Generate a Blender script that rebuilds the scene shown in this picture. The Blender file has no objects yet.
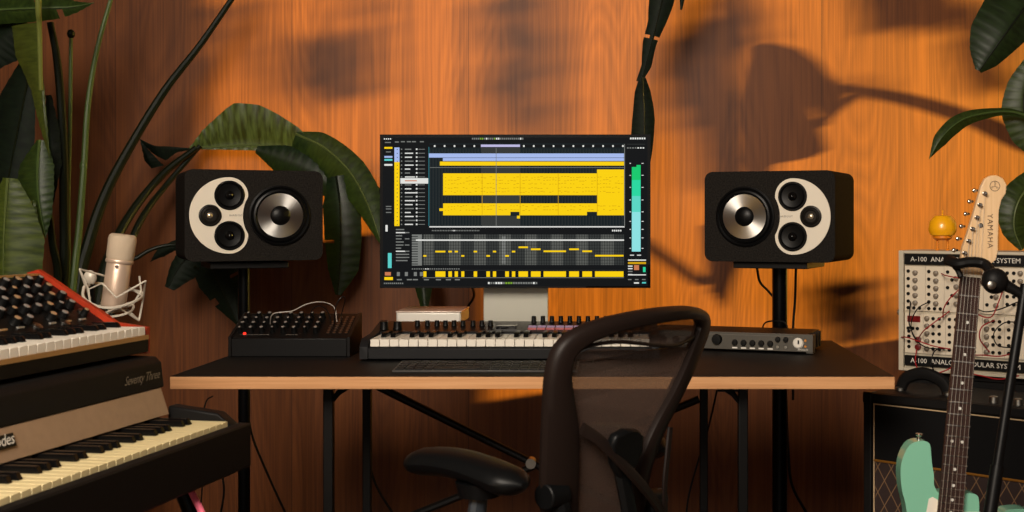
import bpy, math, random
from mathutils import Vector, Matrix
from mathutils.geometry import tessellate_polygon
R = math.radians
random.seed(7)
col = bpy.context.scene.collection
F = 1225.0; CX = 619.0; CY = 220.0; CZ = 1.084      # focal length in px, principal point, camera height
def W(px, py, Y):
    return Vector(((px-CX)*Y/F, Y, CZ-(py-CY)*Y/F))
def RP(px, py, p0, n):
    "point where the sight line of a pixel meets a plane of the room"
    d = Vector(((px-CX)/F, 1.0, -(py-CY)/F)); o = Vector((0, 0, CZ))
    t = (Vector(p0)-o).dot(n)/d.dot(n)
    return o+d*t

# ------------------------------------------------------------------ materials
MATS = {}
def mat(name, rgb, rough=.5, metal=0, spec=.5, noise=0, nscale=40, bump=0, bscale=200, emit=None, es=1.0, coat=0):
    if name in MATS: return MATS[name]
    m = bpy.data.materials.new(name); m.use_nodes = True
    nt = m.node_tree; b = nt.nodes['Principled BSDF']
    if max(rgb) < 60 and not emit and max(rgb) > 0: rgb = [x*.62 for x in rgb]; spec = min(spec, .16)
    c = [((x/255)/12.92 if x/255 <= .04045 else ((x/255+.055)/1.055)**2.4) for x in rgb]
    b.inputs['Base Color'].default_value = (*c, 1)
    b.inputs['Roughness'].default_value = rough
    b.inputs['Metallic'].default_value = metal
    b.inputs['Specular IOR Level'].default_value = spec
    if coat: b.inputs['Coat Weight'].default_value = coat
    if emit:
        e = [((x/255)/12.92 if x/255 <= .04045 else ((x/255+.055)/1.055)**2.4) for x in emit]
        b.inputs['Emission Color'].default_value = (*e, 1); b.inputs['Emission Strength'].default_value = es
    tc = None
    if noise or bump:
        tc = nt.nodes.new('ShaderNodeTexCoord')
    if noise:
        n = nt.nodes.new('ShaderNodeTexNoise'); n.inputs['Scale'].default_value = nscale; n.inputs['Detail'].default_value = 4
        nt.links.new(tc.outputs['Object'], n.inputs['Vector'])
        r = nt.nodes.new('ShaderNodeValToRGB'); r.color_ramp.elements[0].position = .3; r.color_ramp.elements[1].position = .7
        r.color_ramp.elements[0].color = (*[x*(1-noise) for x in c], 1)
        r.color_ramp.elements[1].color = (*[min(1, x*(1+noise)) for x in c], 1)
        nt.links.new(n.outputs['Fac'], r.inputs['Fac']); nt.links.new(r.outputs['Color'], b.inputs['Base Color'])
    if bump:
        n = nt.nodes.new('ShaderNodeTexNoise'); n.inputs['Scale'].default_value = bscale; n.inputs['Detail'].default_value = 3
        nt.links.new(tc.outputs['Object'], n.inputs['Vector'])
        bp = nt.nodes.new('ShaderNodeBump'); bp.inputs['Strength'].default_value = bump; bp.inputs['Distance'].default_value = .002
        nt.links.new(n.outputs['Fac'], bp.inputs['Height']); nt.links.new(bp.outputs['Normal'], b.inputs['Normal'])
    MATS[name] = m
    return m

def lin(rgb): return [((x/255)/12.92 if x/255 <= .04045 else ((x/255+.055)/1.055)**2.4) for x in rgb]

def wood(name, c0, c1, c2, sx=(1, 1, 1), rough=.45, panel=0, ring=1.0, seed=0):
    "grain stretched along local z; sx swaps the grain axis; panel = width of the veneer sheets"
    m = bpy.data.materials.new(name); m.use_nodes = True; nt = m.node_tree; L = nt.links; N = nt.nodes
    b = N['Principled BSDF']; b.inputs['Roughness'].default_value = rough
    b.inputs['Specular IOR Level'].default_value = .3
    tc = N.new('ShaderNodeTexCoord')
    src = tc.outputs['Object']
    sep = N.new('ShaderNodeSeparateXYZ'); L.new(src, sep.inputs[0])
    if panel:
        d = N.new('ShaderNodeMath'); d.operation = 'DIVIDE'; d.inputs[1].default_value = panel; L.new(sep.outputs['X'], d.inputs[0])
        a = N.new('ShaderNodeMath'); a.operation = 'ADD'; a.inputs[1].default_value = .37; L.new(d.outputs[0], a.inputs[0])
        fl = N.new('ShaderNodeMath'); fl.operation = 'FLOOR'; L.new(a.outputs[0], fl.inputs[0])
        wn = N.new('ShaderNodeTexWhiteNoise'); wn.noise_dimensions = '1D'; L.new(fl.outputs[0], wn.inputs['W'])
        off = N.new('ShaderNodeVectorMath'); off.operation = 'SCALE'; off.inputs['Scale'].default_value = 9.0; L.new(wn.outputs['Color'], off.inputs[0])
        ad = N.new('ShaderNodeVectorMath'); ad.operation = 'ADD'; L.new(src, ad.inputs[0]); L.new(off.outputs[0], ad.inputs[1])
        src2 = ad.outputs[0]
    else: src2 = src
    mp = N.new('ShaderNodeMapping'); mp.inputs['Scale'].default_value = (5*sx[0], 5*sx[1], .55*sx[2]); L.new(src2, mp.inputs[0])
    n1 = N.new('ShaderNodeTexNoise'); n1.inputs['Scale'].default_value = 1.0; n1.inputs['Detail'].default_value = 1; n1.inputs['Distortion'].default_value = .3
    L.new(mp.outputs[0], n1.inputs['Vector'])
    mu = N.new('ShaderNodeMath'); mu.operation = 'MULTIPLY'; mu.inputs[1].default_value = 60*ring; L.new(n1.outputs['Fac'], mu.inputs[0])
    fr = N.new('ShaderNodeMath'); fr.operation = 'PINGPONG'; fr.inputs[1].default_value = 1.0; L.new(mu.outputs[0], fr.inputs[0])
    mp2 = N.new('ShaderNodeMapping'); mp2.inputs['Scale'].default_value = (170*sx[0], 170*sx[1], 1.6*sx[2]); L.new(src2, mp2.inputs[0])
    n2 = N.new('ShaderNodeTexNoise'); n2.inputs['Scale'].default_value = 1.0; n2.inputs['Detail'].default_value = 5; n2.inputs['Roughness'].default_value = .65
    L.new(mp2.outputs[0], n2.inputs['Vector'])
    m1 = N.new('ShaderNodeMath'); m1.operation = 'MULTIPLY'; m1.inputs[1].default_value = .10; L.new(fr.outputs[0], m1.inputs[0])
    m2 = N.new('ShaderNodeMath'); m2.operation = 'MULTIPLY_ADD'; m2.inputs[1].default_value = .62; L.new(n2.outputs['Fac'], m2.inputs[0]); L.new(m1.outputs[0], m2.inputs[2])
    n3 = N.new('ShaderNodeTexNoise'); n3.inputs['Scale'].default_value = 1; n3.inputs['Detail'].default_value = 2
    mp3 = N.new('ShaderNodeMapping'); mp3.inputs['Scale'].default_value = (9*sx[0], 9*sx[1], .5*sx[2]); L.new(src2, mp3.inputs[0]); L.new(mp3.outputs[0], n3.inputs['Vector'])
    m3 = N.new('ShaderNodeMath'); m3.operation = 'MULTIPLY_ADD'; m3.inputs[1].default_value = .5; L.new(n3.outputs['Fac'], m3.inputs[0]); L.new(m2.outputs[0], m3.inputs[2])
    m4 = N.new('ShaderNodeMath'); m4.operation = 'SUBTRACT'; m4.inputs[1].default_value = .11; L.new(m3.outputs[0], m4.inputs[0])
    rp = N.new('ShaderNodeValToRGB'); e = rp.color_ramp.elements
    e[0].position = .28; e[0].color = (*lin(c0), 1); e[1].position = .75; e[1].color = (*lin(c2), 1)
    k = e.new(.5); k.color = (*lin(c1), 1)
    L.new(m4.outputs[0], rp.inputs['Fac'])
    outc = rp.outputs['Color']
    if panel:
        f2 = N.new('ShaderNodeMath'); f2.operation = 'FRACT'; L.new(a.outputs[0], f2.inputs[0])
        cmp = N.new('ShaderNodeMath'); cmp.operation = 'LESS_THAN'; cmp.inputs[1].default_value = .004; L.new(f2.outputs[0], cmp.inputs[0])
        mx = N.new('ShaderNodeMix'); mx.data_type = 'RGBA'; L.new(cmp.outputs[0], mx.inputs['Factor'])
        L.new(outc, mx.inputs['A']); mx.inputs['B'].default_value = (*[x*.8 for x in lin(c0)], 1); outc = mx.outputs['Result']
    L.new(outc, b.inputs['Base Color'])
    MATS[name] = m
    return m

black = mat('black_powder_coat', (22, 21, 21), .45)
blackm = mat('black_satin_metal', (20, 21, 24), .3, .6)
plastic = mat('black_plastic', (26, 25, 25), .5)
rubber = mat('black_cable_rubber', (18, 16, 16), .55)
tolex = mat('black_tolex', (24, 22, 22), .55, bump=.5, bscale=500)
chrome = mat('chrome', (210, 205, 198), .18, 1)
steel = mat('brushed_steel', (150, 148, 142), .35, 1)
whitekey = mat('white_key_plastic', (225, 218, 205), .35)
whitep = mat('white_paint', (225, 215, 198), .5)
white_ink = mat('white_print', (215, 210, 200), .6)
redp = mat('red_plastic', (170, 20, 22), .4)

# ------------------------------------------------------------------ mesh builder
class MB:
    def __init__(s, M=None):
        s.v = []; s.f = []; s.mi = []; s.sm = []; s.M = M or Matrix.Identity(4); s.k = 0; s.smooth = False
    def add(s, vs, fs, smooth=None):
        o = len(s.v); s.v += [s.M @ Vector(v) for v in vs]
        for f in fs:
            s.f.append([i+o for i in f]); s.mi.append(s.k); s.sm.append(s.smooth if smooth is None else smooth)
        return s
    def box(s, a, b, T=None):
        x0, y0, z0 = a; x1, y1, z1 = b
        vs = [(x0,y0,z0),(x1,y0,z0),(x1,y1,z0),(x0,y1,z0),(x0,y0,z1),(x1,y0,z1),(x1,y1,z1),(x0,y1,z1)]
        if T: vs = [T @ Vector(v) for v in vs]
        return s.add(vs, [(3,2,1,0),(4,5,6,7),(0,1,5,4),(1,2,6,5),(2,3,7,6),(3,0,4,7)], False)
    def cbox(s, c, d, T=None):
        return s.box([c[i]-d[i]/2 for i in range(3)], [c[i]+d[i]/2 for i in range(3)], T)
    def lathe(s, prof, o=(0,0,0), ax=(0,0,1), n=24, cap=True):
        "prof: list of (radius, height) along the axis"
        ax = Vector(ax).normalized(); o = Vector(o)
        u = ax.orthogonal().normalized(); w = ax.cross(u)
        vs = []; fs = []
        for r, h in prof:
            for i in range(n):
                a = 2*math.pi*i/n
                vs.append(o+ax*h+(u*math.cos(a)+w*math.sin(a))*r)
        for j in range(len(prof)-1):
            for i in range(n):
                k = (i+1) % n
                fs.append((j*n+i, j*n+k, (j+1)*n+k, (j+1)*n+i))
        if cap:
            fs.append(tuple(range(n))[::-1]); fs.append(tuple((len(prof)-1)*n+i for i in range(n)))
        return s.add(vs, fs, True)
    def cyl(s, p0, p1, r0, r1=None, n=16):
        p0 = Vector(p0); p1 = Vector(p1); d = p1-p0
        return s.lathe([(r0, 0), (r1 if r1 is not None else r0, d.length)], p0, d, n)
    def tube(s, pts, r, n=8, flat=1.0, up=None):
        pts = [Vector(p) for p in pts]; m = len(pts)
        rr = r if isinstance(r, (list, tuple)) else [r]*m
        vs = []; fs = []; pu = None
        for j, p in enumerate(pts):
            t = (pts[min(j+1, m-1)]-pts[max(j-1, 0)]).normalized()
            if pu is None: u = (Vector(up)-t*Vector(up).dot(t)).normalized() if up else t.orthogonal().normalized()
            else: u = (pu-t*pu.dot(t)).normalized()
            pu = u; w = t.cross(u)
            for i in range(n):
                a = 2*math.pi*i/n
                vs.append(p+u*math.cos(a)*rr[j]+w*math.sin(a)*rr[j]*flat)
        for j in range(m-1):
            for i in range(n):
                k = (i+1) % n; fs.append((j*n+i, j*n+k, (j+1)*n+k, (j+1)*n+i))
        fs.append(tuple(range(n))[::-1]); fs.append(tuple((m-1)*n+i for i in range(n)))
        return s.add(vs, fs, True)
    def prism(s, poly, ext, smooth=False):
        "poly: planar 3-D outline; ext: vector added for the far side"
        poly = [Vector(p) for p in poly]; ext = Vector(ext); n = len(poly)
        tri = tessellate_polygon([poly])
        vs = poly+[p+ext for p in poly]
        nrm = Vector((0,0,0))
        for i in range(n): nrm += (poly[i]).cross(poly[(i+1) % n])
        flip = nrm.dot(ext) > 0
        fs = []
        for t in tri:
            a, b, c = t
            nn = (poly[b]-poly[a]).cross(poly[c]-poly[a])
            if nn.dot(ext) > 0: t = (a, c, b)
            fs.append(tuple(t)); fs.append(tuple(i+n for i in reversed(t)))
        for i in range(n):
            k = (i+1) % n
            q = (i, k, k+n, i+n)
            fs.append(q if flip else q[::-1])
        s.add(vs, fs[:2*len(tri)], False)
        o = len(s.v)-2*n
        for q in fs[2*len(tri):]:
            s.f.append([i+o for i in q]); s.mi.append(s.k); s.sm.append(smooth)
        return s
    def quad(s, a, b, c, d): return s.add([a, b, c, d], [(0,1,2,3)], False)
    def text(s, txt, T, size=1.0, ext=0.0, shear=0.0, align='CENTER', space=1.0):
        cu = bpy.data.curves.new('t', 'FONT'); cu.body = txt; cu.size = size; cu.extrude = ext; cu.shear = shear
        cu.align_x = align; cu.align_y = 'CENTER'; cu.resolution_u = 2; cu.space_character = space
        o = bpy.data.objects.new('t', cu); col.objects.link(o)
        dg = bpy.context.evaluated_depsgraph_get(); me = bpy.data.meshes.new_from_object(o.evaluated_get(dg))
        s.add([T @ v.co for v in me.vertices], [tuple(p.vertices) for p in me.polygons], False)
        bpy.data.objects.remove(o); bpy.data.curves.remove(cu); bpy.data.meshes.remove(me)
        return s
    def ball(s, c, r, n=16, m=10, sc=(1,1,1)):
        c = Vector(c); vs = []; fs = []
        for j in range(m+1):
            t = math.pi*j/m
            for i in range(n):
                a = 2*math.pi*i/n
                vs.append(c+Vector((math.sin(t)*math.cos(a)*r*sc[0], math.sin(t)*math.sin(a)*r*sc[1], math.cos(t)*r*sc[2])))
        for j in range(m):
            for i in range(n):
                k = (i+1) % n; fs.append((j*n+i, (j+1)*n+i, (j+1)*n+k, j*n+k))
        return s.add(vs, fs, True)

def children(o): return [c for c in bpy.data.objects if c.parent == o]
def rootmat(o):
    while o.parent: o = o.parent
    return o.matrix_basis.copy()
def build(mb, name, m, parent=None, bevel=0, seg=2, sharp=35, weld=False, subsurf=0, solid=0):
    me = bpy.data.meshes.new(name)
    Mi = rootmat(parent).inverted() if parent else None
    vs = mb.v
    org = Vector((0,0,0))
    if Mi: vs = [Mi @ v for v in vs]
    else:
        mn = Vector([min(v[i] for v in vs) for i in range(3)]); mx = Vector([max(v[i] for v in vs) for i in range(3)])
        org = Vector(((mn.x+mx.x)/2, (mn.y+mx.y)/2, mn.z)); vs = [v-org for v in vs]
    me.from_pydata([tuple(v) for v in vs], [], mb.f)
    for mm in (m if isinstance(m, (list, tuple)) else [m]): me.materials.append(mm)
    for p, i, s_ in zip(me.polygons, mb.mi, mb.sm): p.material_index = i; p.use_smooth = s_
    me.update(); me.validate()
    if any(mb.sm): me.set_sharp_from_angle(angle=R(sharp))
    o = bpy.data.objects.new(name, me); col.objects.link(o)
    if parent: o.parent = parent
    else: o.location = org
    if weld:
        w = o.modifiers.new('weld', 'WELD'); w.merge_threshold = 1e-5
    if bevel:
        bm_ = o.modifiers.new('bevel', 'BEVEL'); bm_.width = bevel; bm_.segments = seg; bm_.limit_method = 'ANGLE'; bm_.angle_limit = R(40)
        bm_.harden_normals = False
        for p in me.polygons: p.use_smooth = True
        me.set_sharp_from_angle(angle=R(60))
    if solid:
        sd = o.modifiers.new('solid', 'SOLIDIFY'); sd.thickness = solid; sd.offset = 0
    if subsurf:
        ss = o.modifiers.new('subsurf', 'SUBSURF'); ss.levels = subsurf; ss.render_levels = subsurf
    return o
def tag(o, label=None, cat=None, group=None, kind=None):
    if label: o['label'] = label
    if cat: o['category'] = cat
    if group: o['group'] = group
    if kind: o['kind'] = kind
    return o
def thing(name, loc, rz, label, cat, group=None):
    o = bpy.data.objects.new(name, None); col.objects.link(o)
    o.empty_display_size = .05
    o.location = loc; o.rotation_euler = (0, 0, rz)
    o.matrix_basis = Matrix.Translation(loc) @ Matrix.Rotation(rz, 4, 'Z')
    return tag(o, label, cat, group)
def struct(name, mb, m, **k):
    o = build(mb, name, m, **k); o['kind'] = 'structure'; return o
def bez(p, n=12):
    "smooth Catmull-Rom path through points"
    p = [Vector(q) for q in p]
    q = [p[0]*2-p[1]]+p+[p[-1]*2-p[-2]]; out = []
    for i in range(1, len(q)-2):
        for k in range(n):
            t = k/n; a, b, c, d = q[i-1:i+3]
            out.append(.5*((2*b)+(c-a)*t+(2*a-5*b+4*c-d)*t*t+(3*b-a-3*c+d)*t**3))
    out.append(p[-1]); return out
def lerpl(xs, t):
    "value list sampled at t in 0..1"
    f = t*(len(xs)-1); i = min(int(f), len(xs)-2); return xs[i]+(xs[i+1]-xs[i])*(f-i)
def cable(pts, r, label, group=None, m=None, cat='cable', name='cable', n=6):
    b = MB(); b.tube(bez(pts, 8), r, n)
    o = build(b, name, m or rubber); return tag(o, label, cat, group)

# ------------------------------------------------------------------ the room
WY = 4.3
wall_wood = wood('wall_veneer', (80, 43, 20), (106, 59, 26), (130, 75, 34), rough=.5, panel=.62, ring=.8)
floor_wood = wood('floor_oak', (70, 50, 36), (92, 66, 46), (110, 80, 56), sx=(1, .1, 1), rough=.4)
plaster = mat('painted_plaster', (104, 88, 74), .9, noise=.05, nscale=3)
b = MB(); b.box((-3.2, WY, -.1), (2.6, WY+.15, 3.0)); struct('wall_back', b, wall_wood)
b = MB(); b.box((-3.2, -3.6, -.12), (2.6, WY, 0)); struct('floor', b, floor_wood)
b = MB(); b.box((-3.2, -3.6, 3.0), (2.6, WY+.15, 3.1)); struct('ceiling', b, plaster)
wy0, wy1, wz0, wz1 = WY-.70, WY-.015, .86, 2.72
b = MB(); X0, X1 = 2.4, 2.6
b.box((X0, -3.6, 0), (X1, wy0, 3.0)); b.box((X0, wy0, 0), (X1, WY, wz0)); b.box((X0, wy0, wz1), (X1, WY, 3.0)); b.box((X0, wy1, wz0), (X1, WY, wz1))
struct('wall_right', b, plaster)
b = MB(); fr = .03
b.box((X0+.08, wy0, wz0), (X0+.12, wy0+fr, wz1)); b.box((X0+.08, wy0, wz0), (X0+.12, wy1, wz0+fr)); b.box((X0+.08, wy0, wz1-fr), (X0+.12, wy1, wz1))
wf = struct('window_1', b, mat('window_white', (220, 216, 208), .5))
b = MB(); b.box((-3.2, -3.6, 0), (-3.05, WY, 3.0)); struct('wall_left', b, plaster)

# ------------------------------------------------------------------ camera and light
sc = bpy.context.scene
cam = bpy.data.cameras.new('camera'); co = bpy.data.objects.new('camera', cam); col.objects.link(co); sc.camera = co
cam.sensor_width = 36; cam.lens = 36*F/1024
cam.shift_x = -(CX-512)/1024; cam.shift_y = -(256-CY)/1024
co.location = (0, 0, CZ); co.rotation_euler = (math.pi/2, 0, 0)
cam.dof.use_dof = True; cam.dof.focus_distance = 3.3; cam.dof.aperture_fstop = 8
cam.clip_start = .05; cam.clip_end = 50
sun = bpy.data.lights.new('low_sun', 'SUN'); so = bpy.data.objects.new('low_sun', sun); col.objects.link(so)
sun.energy = 62; sun.color = (1, .705, .12); sun.angle = R(.5)
sd = Vector((-1, .17, -.15)).normalized()
so.rotation_euler = sd.to_track_quat('-Z', 'Y').to_euler(); so.location = (4, 3, 2.5)
w = bpy.data.worlds.new('world'); sc.world = w; w.use_nodes = True
w.node_tree.nodes['Background'].inputs[0].default_value = (1, .9, .8, 1); w.node_tree.nodes['Background'].inputs[1].default_value = .5
def area(name, loc, to, size, energy, color):
    l = bpy.data.lights.new(name, 'AREA'); l.size = size; l.energy = energy; l.color = color
    o = bpy.data.objects.new(name, l); col.objects.link(o); o.location = loc
    o.rotation_euler = (Vector(to)-Vector(loc)).to_track_quat('-Z', 'Y').to_euler(); return o
area('soft_room_light', (-.7, -.4, 2.5), (0, 3.2, .9), 1.3, 162, (1, .88, .74))
sc.view_settings.view_transform = 'Standard'; sc.view_settings.look = 'None'; sc.view_settings.exposure = 0; sc.view_settings.gamma = 1
sc.view_settings.use_curve_mapping = False
# ------------------------------------------------------------------ desk
DZ = .74
ply = wood('plywood_edge', (168, 118, 78), (196, 144, 98), (216, 168, 122), sx=(.02, 1, 95), rough=.5, ring=.05)
lam = mat('black_laminate', (24, 21, 20), .55, spec=.15, noise=.15, nscale=6)
desk = thing('desk', (-.19, 3.1, 0), 0, 'wide desk with black top, plywood edge and black tube trestle legs', 'desk')
b = MB(); b.box((-.99, 2.7, DZ-.029), (.608, 3.5, DZ-.002)); build(b, 'desktop', ply, desk, bevel=.001)
b = MB(); b.box((-.988, 2.702, DZ-.0015), (.606, 3.498, DZ)); build(b, 'laminate_top', lam, desk)
ZB = DZ-.031
def leg(x, y, w=.0225):
    b = MB(); b.box((x-w/2, y-w/2, 0), (x+w/2, y+w/2, ZB)); build(b, 'leg', black, desk, bevel=.003)
for x, y in ((-.668, 2.82), (-.672, 3.27), (.283, 2.8), (.235, 3.4)): leg(x, y)
for xa, ya, xb, yb in ((-.668, 2.82, -.672, 3.27), (.283, 2.8, .235, 3.4)):
    b = MB(); b.box((min(xa,xb)-.01, ya, ZB-.018), (max(xa,xb)+.01, yb, ZB)); build(b, 'top_rail', black, desk, bevel=.002)
    b = MB(); b.tube([(xa, ya, .12), (xb, yb, .12)], .01, 8); build(b, 'lower_rail', black, desk)
b = MB(); b.box((-.672, 3.26, ZB-.016), (.26, 3.285, ZB)); build(b, 'rear_beam', black, desk)
for s, x in ((1, -.66), (-1, .275)):
    b = MB(); y = 2.82 if s > 0 else 2.8
    b.tube([(x, y, ZB-.04), (x+s*.015, y, ZB-.022), (x+s*.04, y, ZB-.006)], .007, 6); build(b, 'corner_bracket', black, desk)
def br(pa, pb):
    b = MB(); b.tube([pa, pb], .0105, 10); return build(b, 'cross_brace', black, desk)
p1 = W(377, 386, 3.3); p2_ = W(702, 547, 3.3); br(p1, p2_)
p3 = W(374, 531, 3.32); p4 = W(699, 399, 3.32); br(p3, p4)
c = W(531, 463, 3.29); b = MB(); b.cyl(c+Vector((0,-.012,0)), c+Vector((0,.02,0)), .014, n=14); build(b, 'brace_joint', steel, desk)

# ------------------------------------------------------------------ computer display
MY = 3.26
disp = thing('computer_monitor', (W(515, 0, MY).x, MY+.08, DZ), 0, 'large wide black-framed computer monitor showing yellow music tracks', 'monitor')
a = W(380, 134.5, MY); c = W(650.5, 288, MY)
b = MB(); b.box((a.x, MY, c.z), (c.x, MY+.028, a.z)); build(b, 'housing', [mat('monitor_back', (150, 150, 146), .35, .8)], disp, bevel=.004)
b = MB(); b.box((a.x, MY-.0015, c.z), (c.x, MY+.0005, a.z)); build(b, 'screen_bezel', mat('screen_glass', (8, 8, 9), .12, coat=.3), disp)
b = MB(); p = W(483.5, 288, MY+.06); q = W(548, 288, MY+.06)
b.box((p.x, MY+.06, DZ+.006), (q.x, MY+.068, c.z+.14)); b.box((p.x, MY+.028, c.z+.1), (q.x, MY+.06, c.z+.14))
build(b, 'stand', mat('stand_aluminium', (172, 170, 158), .45, .25), disp, bevel=.0015)
b = MB(); b.box((p.x, MY+.0, DZ), (q.x, MY+.19, DZ+.006)); build(b, 'stand_base', MATS['stand_aluminium'], disp, bevel=.0015)
UI = {'bg': (14,17,20), 'pan': (20,30,34), 'y': (250,208,10), 'yd': (208,160,8), 'lb': (165,185,235), 'la': (190,185,225), 'w': (225,225,220), 'g': (120,122,118),
      'dg': (52,55,54), 'mg': (86,88,84), 'te': (90,205,200), 'gr': (20,200,110), 'gr2': (40,215,160), 'gr3': (90,215,195), 'gr4': (140,225,225), 'lime': (120,160,50), 'or': (200,120,80), 'tl': (40,110,120)}
uim = []; uik = {}
for i, (k, rgb) in enumerate(UI.items()):
    uik[k] = i
    uim.append(mat('screen_pixels_'+k, (0,0,0), .6, spec=.05, emit=rgb, es=1.0))
ub = MB(); lay = [0]
def ui(x0, y0, x1, y1, k, z=1):
    ub.k = uik[k]; Y = MY-.0017-.00012*z
    ub.quad(W(x0, y1, MY)*1, W(x1, y1, MY), W(x1, y0, MY), W(x0, y0, MY))
    for i in range(4): ub.v[-1-i].y = Y
rs = random.Random(3)
ui(383, 137.5, 647.5, 286, 'bg', 0)
# top bar
for x in range(384, 392, 2): ui(x, 138.3, x+1.2, 139.6, 'w')
for i in range(26):
    x = 472+i*2; ui(x, 137.8, x+1.4, 139.6, 'w' if i in (7,12,13,24) else ('lime' if i in (4,5,11) else 'g'))
for i in range(7): ui(630+i*2.3, 137.6, 631.6+i*2.3, 139.4, 'w')
# left strip
for y, k in ((147,'y'),(156,'lb'),(159,'te'),(164,'w')): ui(384.5, y, 392.5, y+1.8, k)
ui(385, 142, 391, 143, 'g'); ui(386, 151.5, 391, 152.4, 'g')
for y in (206, 208.5, 212): ui(386, y, 391.5, y+.9, 'g'); 
ui(385.6, 225, 387.8, 231.5, 'w'); ui(388, 253, 391.7, 268, 'te'); ui(384.5, 277, 393, 280, 'y'); ui(385, 272, 391, 275.5, 'or')
for i in range(10): ui(384+i*2, 282.6, 385.3+i*2, 284, 'g')
# track list
ui(394.5, 147.5, 399.6, 162, 'lb'); ui(394.5, 162, 399.6, 226, 'y')
ui(395, 141.5, 399, 142.6, 'g')
for x in (401, 407, 412, 420): ui(x, 141.2, x+4, 142.3, 'g')
for i in range(20):
    y = 148+i*3.95; ui(400.5, y, 428, y+3.2, 'bg', 1)
    if i == 8: ui(400.5, 178.2, 428.3, 183.6, 'w', 3); ui(405, 180.3, 417, 181.3, 'or', 4); continue
    ui(401, y+.7, 402.3, y+1.9, 'g', 2); ui(405, y+.8, 405+rs.uniform(5, 11), y+1.9, 'w' if i % 3 else 'g', 2)
    ui(416, y+.5, 417.6, y+2, 'w', 2); ui(418.5, y+1, 425, y+1.6, 'g', 2)
for i in range(20): ui(397, 149+i*3.95, 397.8, 150+i*3.95, 'dg', 3)
ui(428.6, 147, 429.4, 226, 'tl', 2)
# arrange area
ui(429.5, 143.5, 624, 226.5, 'pan', 1)
for i in range(20):
    x = 434+i*9.9; ui(x, 145.2, x+1.6, 147, 'w', 3)
ui(429.5, 144.6, 624, 147.6, 'bg', 2)
ui(481, 144.6, 520, 147, 'la', 4)
for i in range(65): ui(430+i*3, 149, 430.4+i*3, 226, 'dg', 2)
ui(481, 147.6, 520, 226, 'dg', 2)
ui(429, 153.5, 443, 157.6, 'lb', 3); ui(443, 153.5, 624, 161, 'lb', 3); ui(430, 157.6, 624, 158, 'bg', 4)
ui(440, 161.6, 624, 165.6, 'y', 3); ui(430, 167.3, 624, 167.8, 'g', 3)
ui(443.2, 173.4, 597, 195.2, 'y', 3); ui(597, 169.5, 624, 215.3, 'y', 3)
ui(443.2, 203.4, 597, 215.3, 'y', 3); ui(439.5, 208.3, 443.2, 211, 'y', 3)
ui(587, 211.8, 597, 216, 'pan', 4); ui(510.5, 211.8, 519.5, 216, 'pan', 4)
for y in (177, 180.2, 183.4, 187.6, 191.5, 206, 209.5):
    for i in range(60):
        x = 445+i*2.98
        if rs.random() < .75: yy = y+rs.uniform(-.8, .8); ui(x, yy, x+rs.uniform(1, 2.8), yy+.55, 'yd', 5)
for x in (482, 496, 520, 558, 597): ui(x, 173, x+.5, 215, 'yd', 5)
ui(517, 215.5, 520, 218.5, 'y', 4)
ui(496, 148, 496.5, 226, 'g', 6); ui(429.5, 226.2, 624.5, 227.4, 'w', 6); ui(624.2, 144, 624.9, 227, 'g', 6)
for i in range(30): ui(432+i*1.6, 230, 432.9+i*1.6, 231.2, 'w' if i in (13, 14) else 'g', 3)
for i in range(5): ui(612+i*2, 229.8, 613.4+i*2, 231.4, 'w', 3)
# editor list
for i in range(11):
    y = 229+i*3.1
    ui(396, y, 396+rs.uniform(5, 14), y+1.1, 'w' if i in (1, 7) else 'g', 2)
    if i % 2: ui(405, y, 409.5, y+1, 'g', 3)
ui(412, 234.5, 422, 265.5, 'g', 2)
for i in range(12): ui(412, 236+i*2.5, 418, 237+i*2.5, 'dg', 3)
ui(422.5, 234.5, 624, 265, 'dg', 1)
for x0, x1 in ((424, 434), (449, 461), (474, 486), (499, 511), (525, 537), (551, 563), (576, 588), (601, 614)): ui(x0, 234.5, x1, 265, 'mg', 2)
ui(502, 236, 505.5, 264, 'g', 3)
for i in range(80): ui(423+i*2.52, 234.5, 423.4+i*2.52, 265, 'bg', 4)
for i in range(10): ui(422.5, 236+i*3, 624, 236.35+i*3, 'bg', 4)
ui(416, 239.4, 624, 240.8, 'w', 5)
for x0, x1, y in ((423.5,426.5,255),(435.5,445.5,250.7),(448.5,452,250.7),(454.8,458,250.7),(461.4,464.4,255),(473.8,477.2,250.7),(486.5,490,255),(493,496.2,250.7),(505.3,509,255),(512,515.3,250.7),(518.6,528,246.4),(531,540.6,248.4),(543.6,566,250.4),(569.2,579,248.4),(582.4,592,250.4),(595,623.5,254.8)):
    ui(x0, y, x1, y+1.7, 'y', 6)
    ui(x0, 271.3, x1, 276.8, 'y', 3)
ui(422.5, 270, 624, 270.4, 'dg', 2); ui(422.5, 277.4, 624, 277.9, 'g', 2)
for i in range(22): ui(412+i*2.2, 268.4, 413.4+i*2.2, 269.4, 'w' if i in (6, 7) else 'g', 3)
for x in (397, 405, 414, 420): ui(x, 272, x+3, 276, 'g', 3)
for x in (397, 407, 413, 424, 436, 446, 455): ui(x, 279, x+5, 280.2, 'g', 3)
for i in range(20):
    x = 488+i*2.5; ui(x, 282, x+1.8, 284, 'lime' if 6 < i < 10 else ('w' if i in (0, 3, 4, 5, 18) else 'g'), 3)
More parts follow.
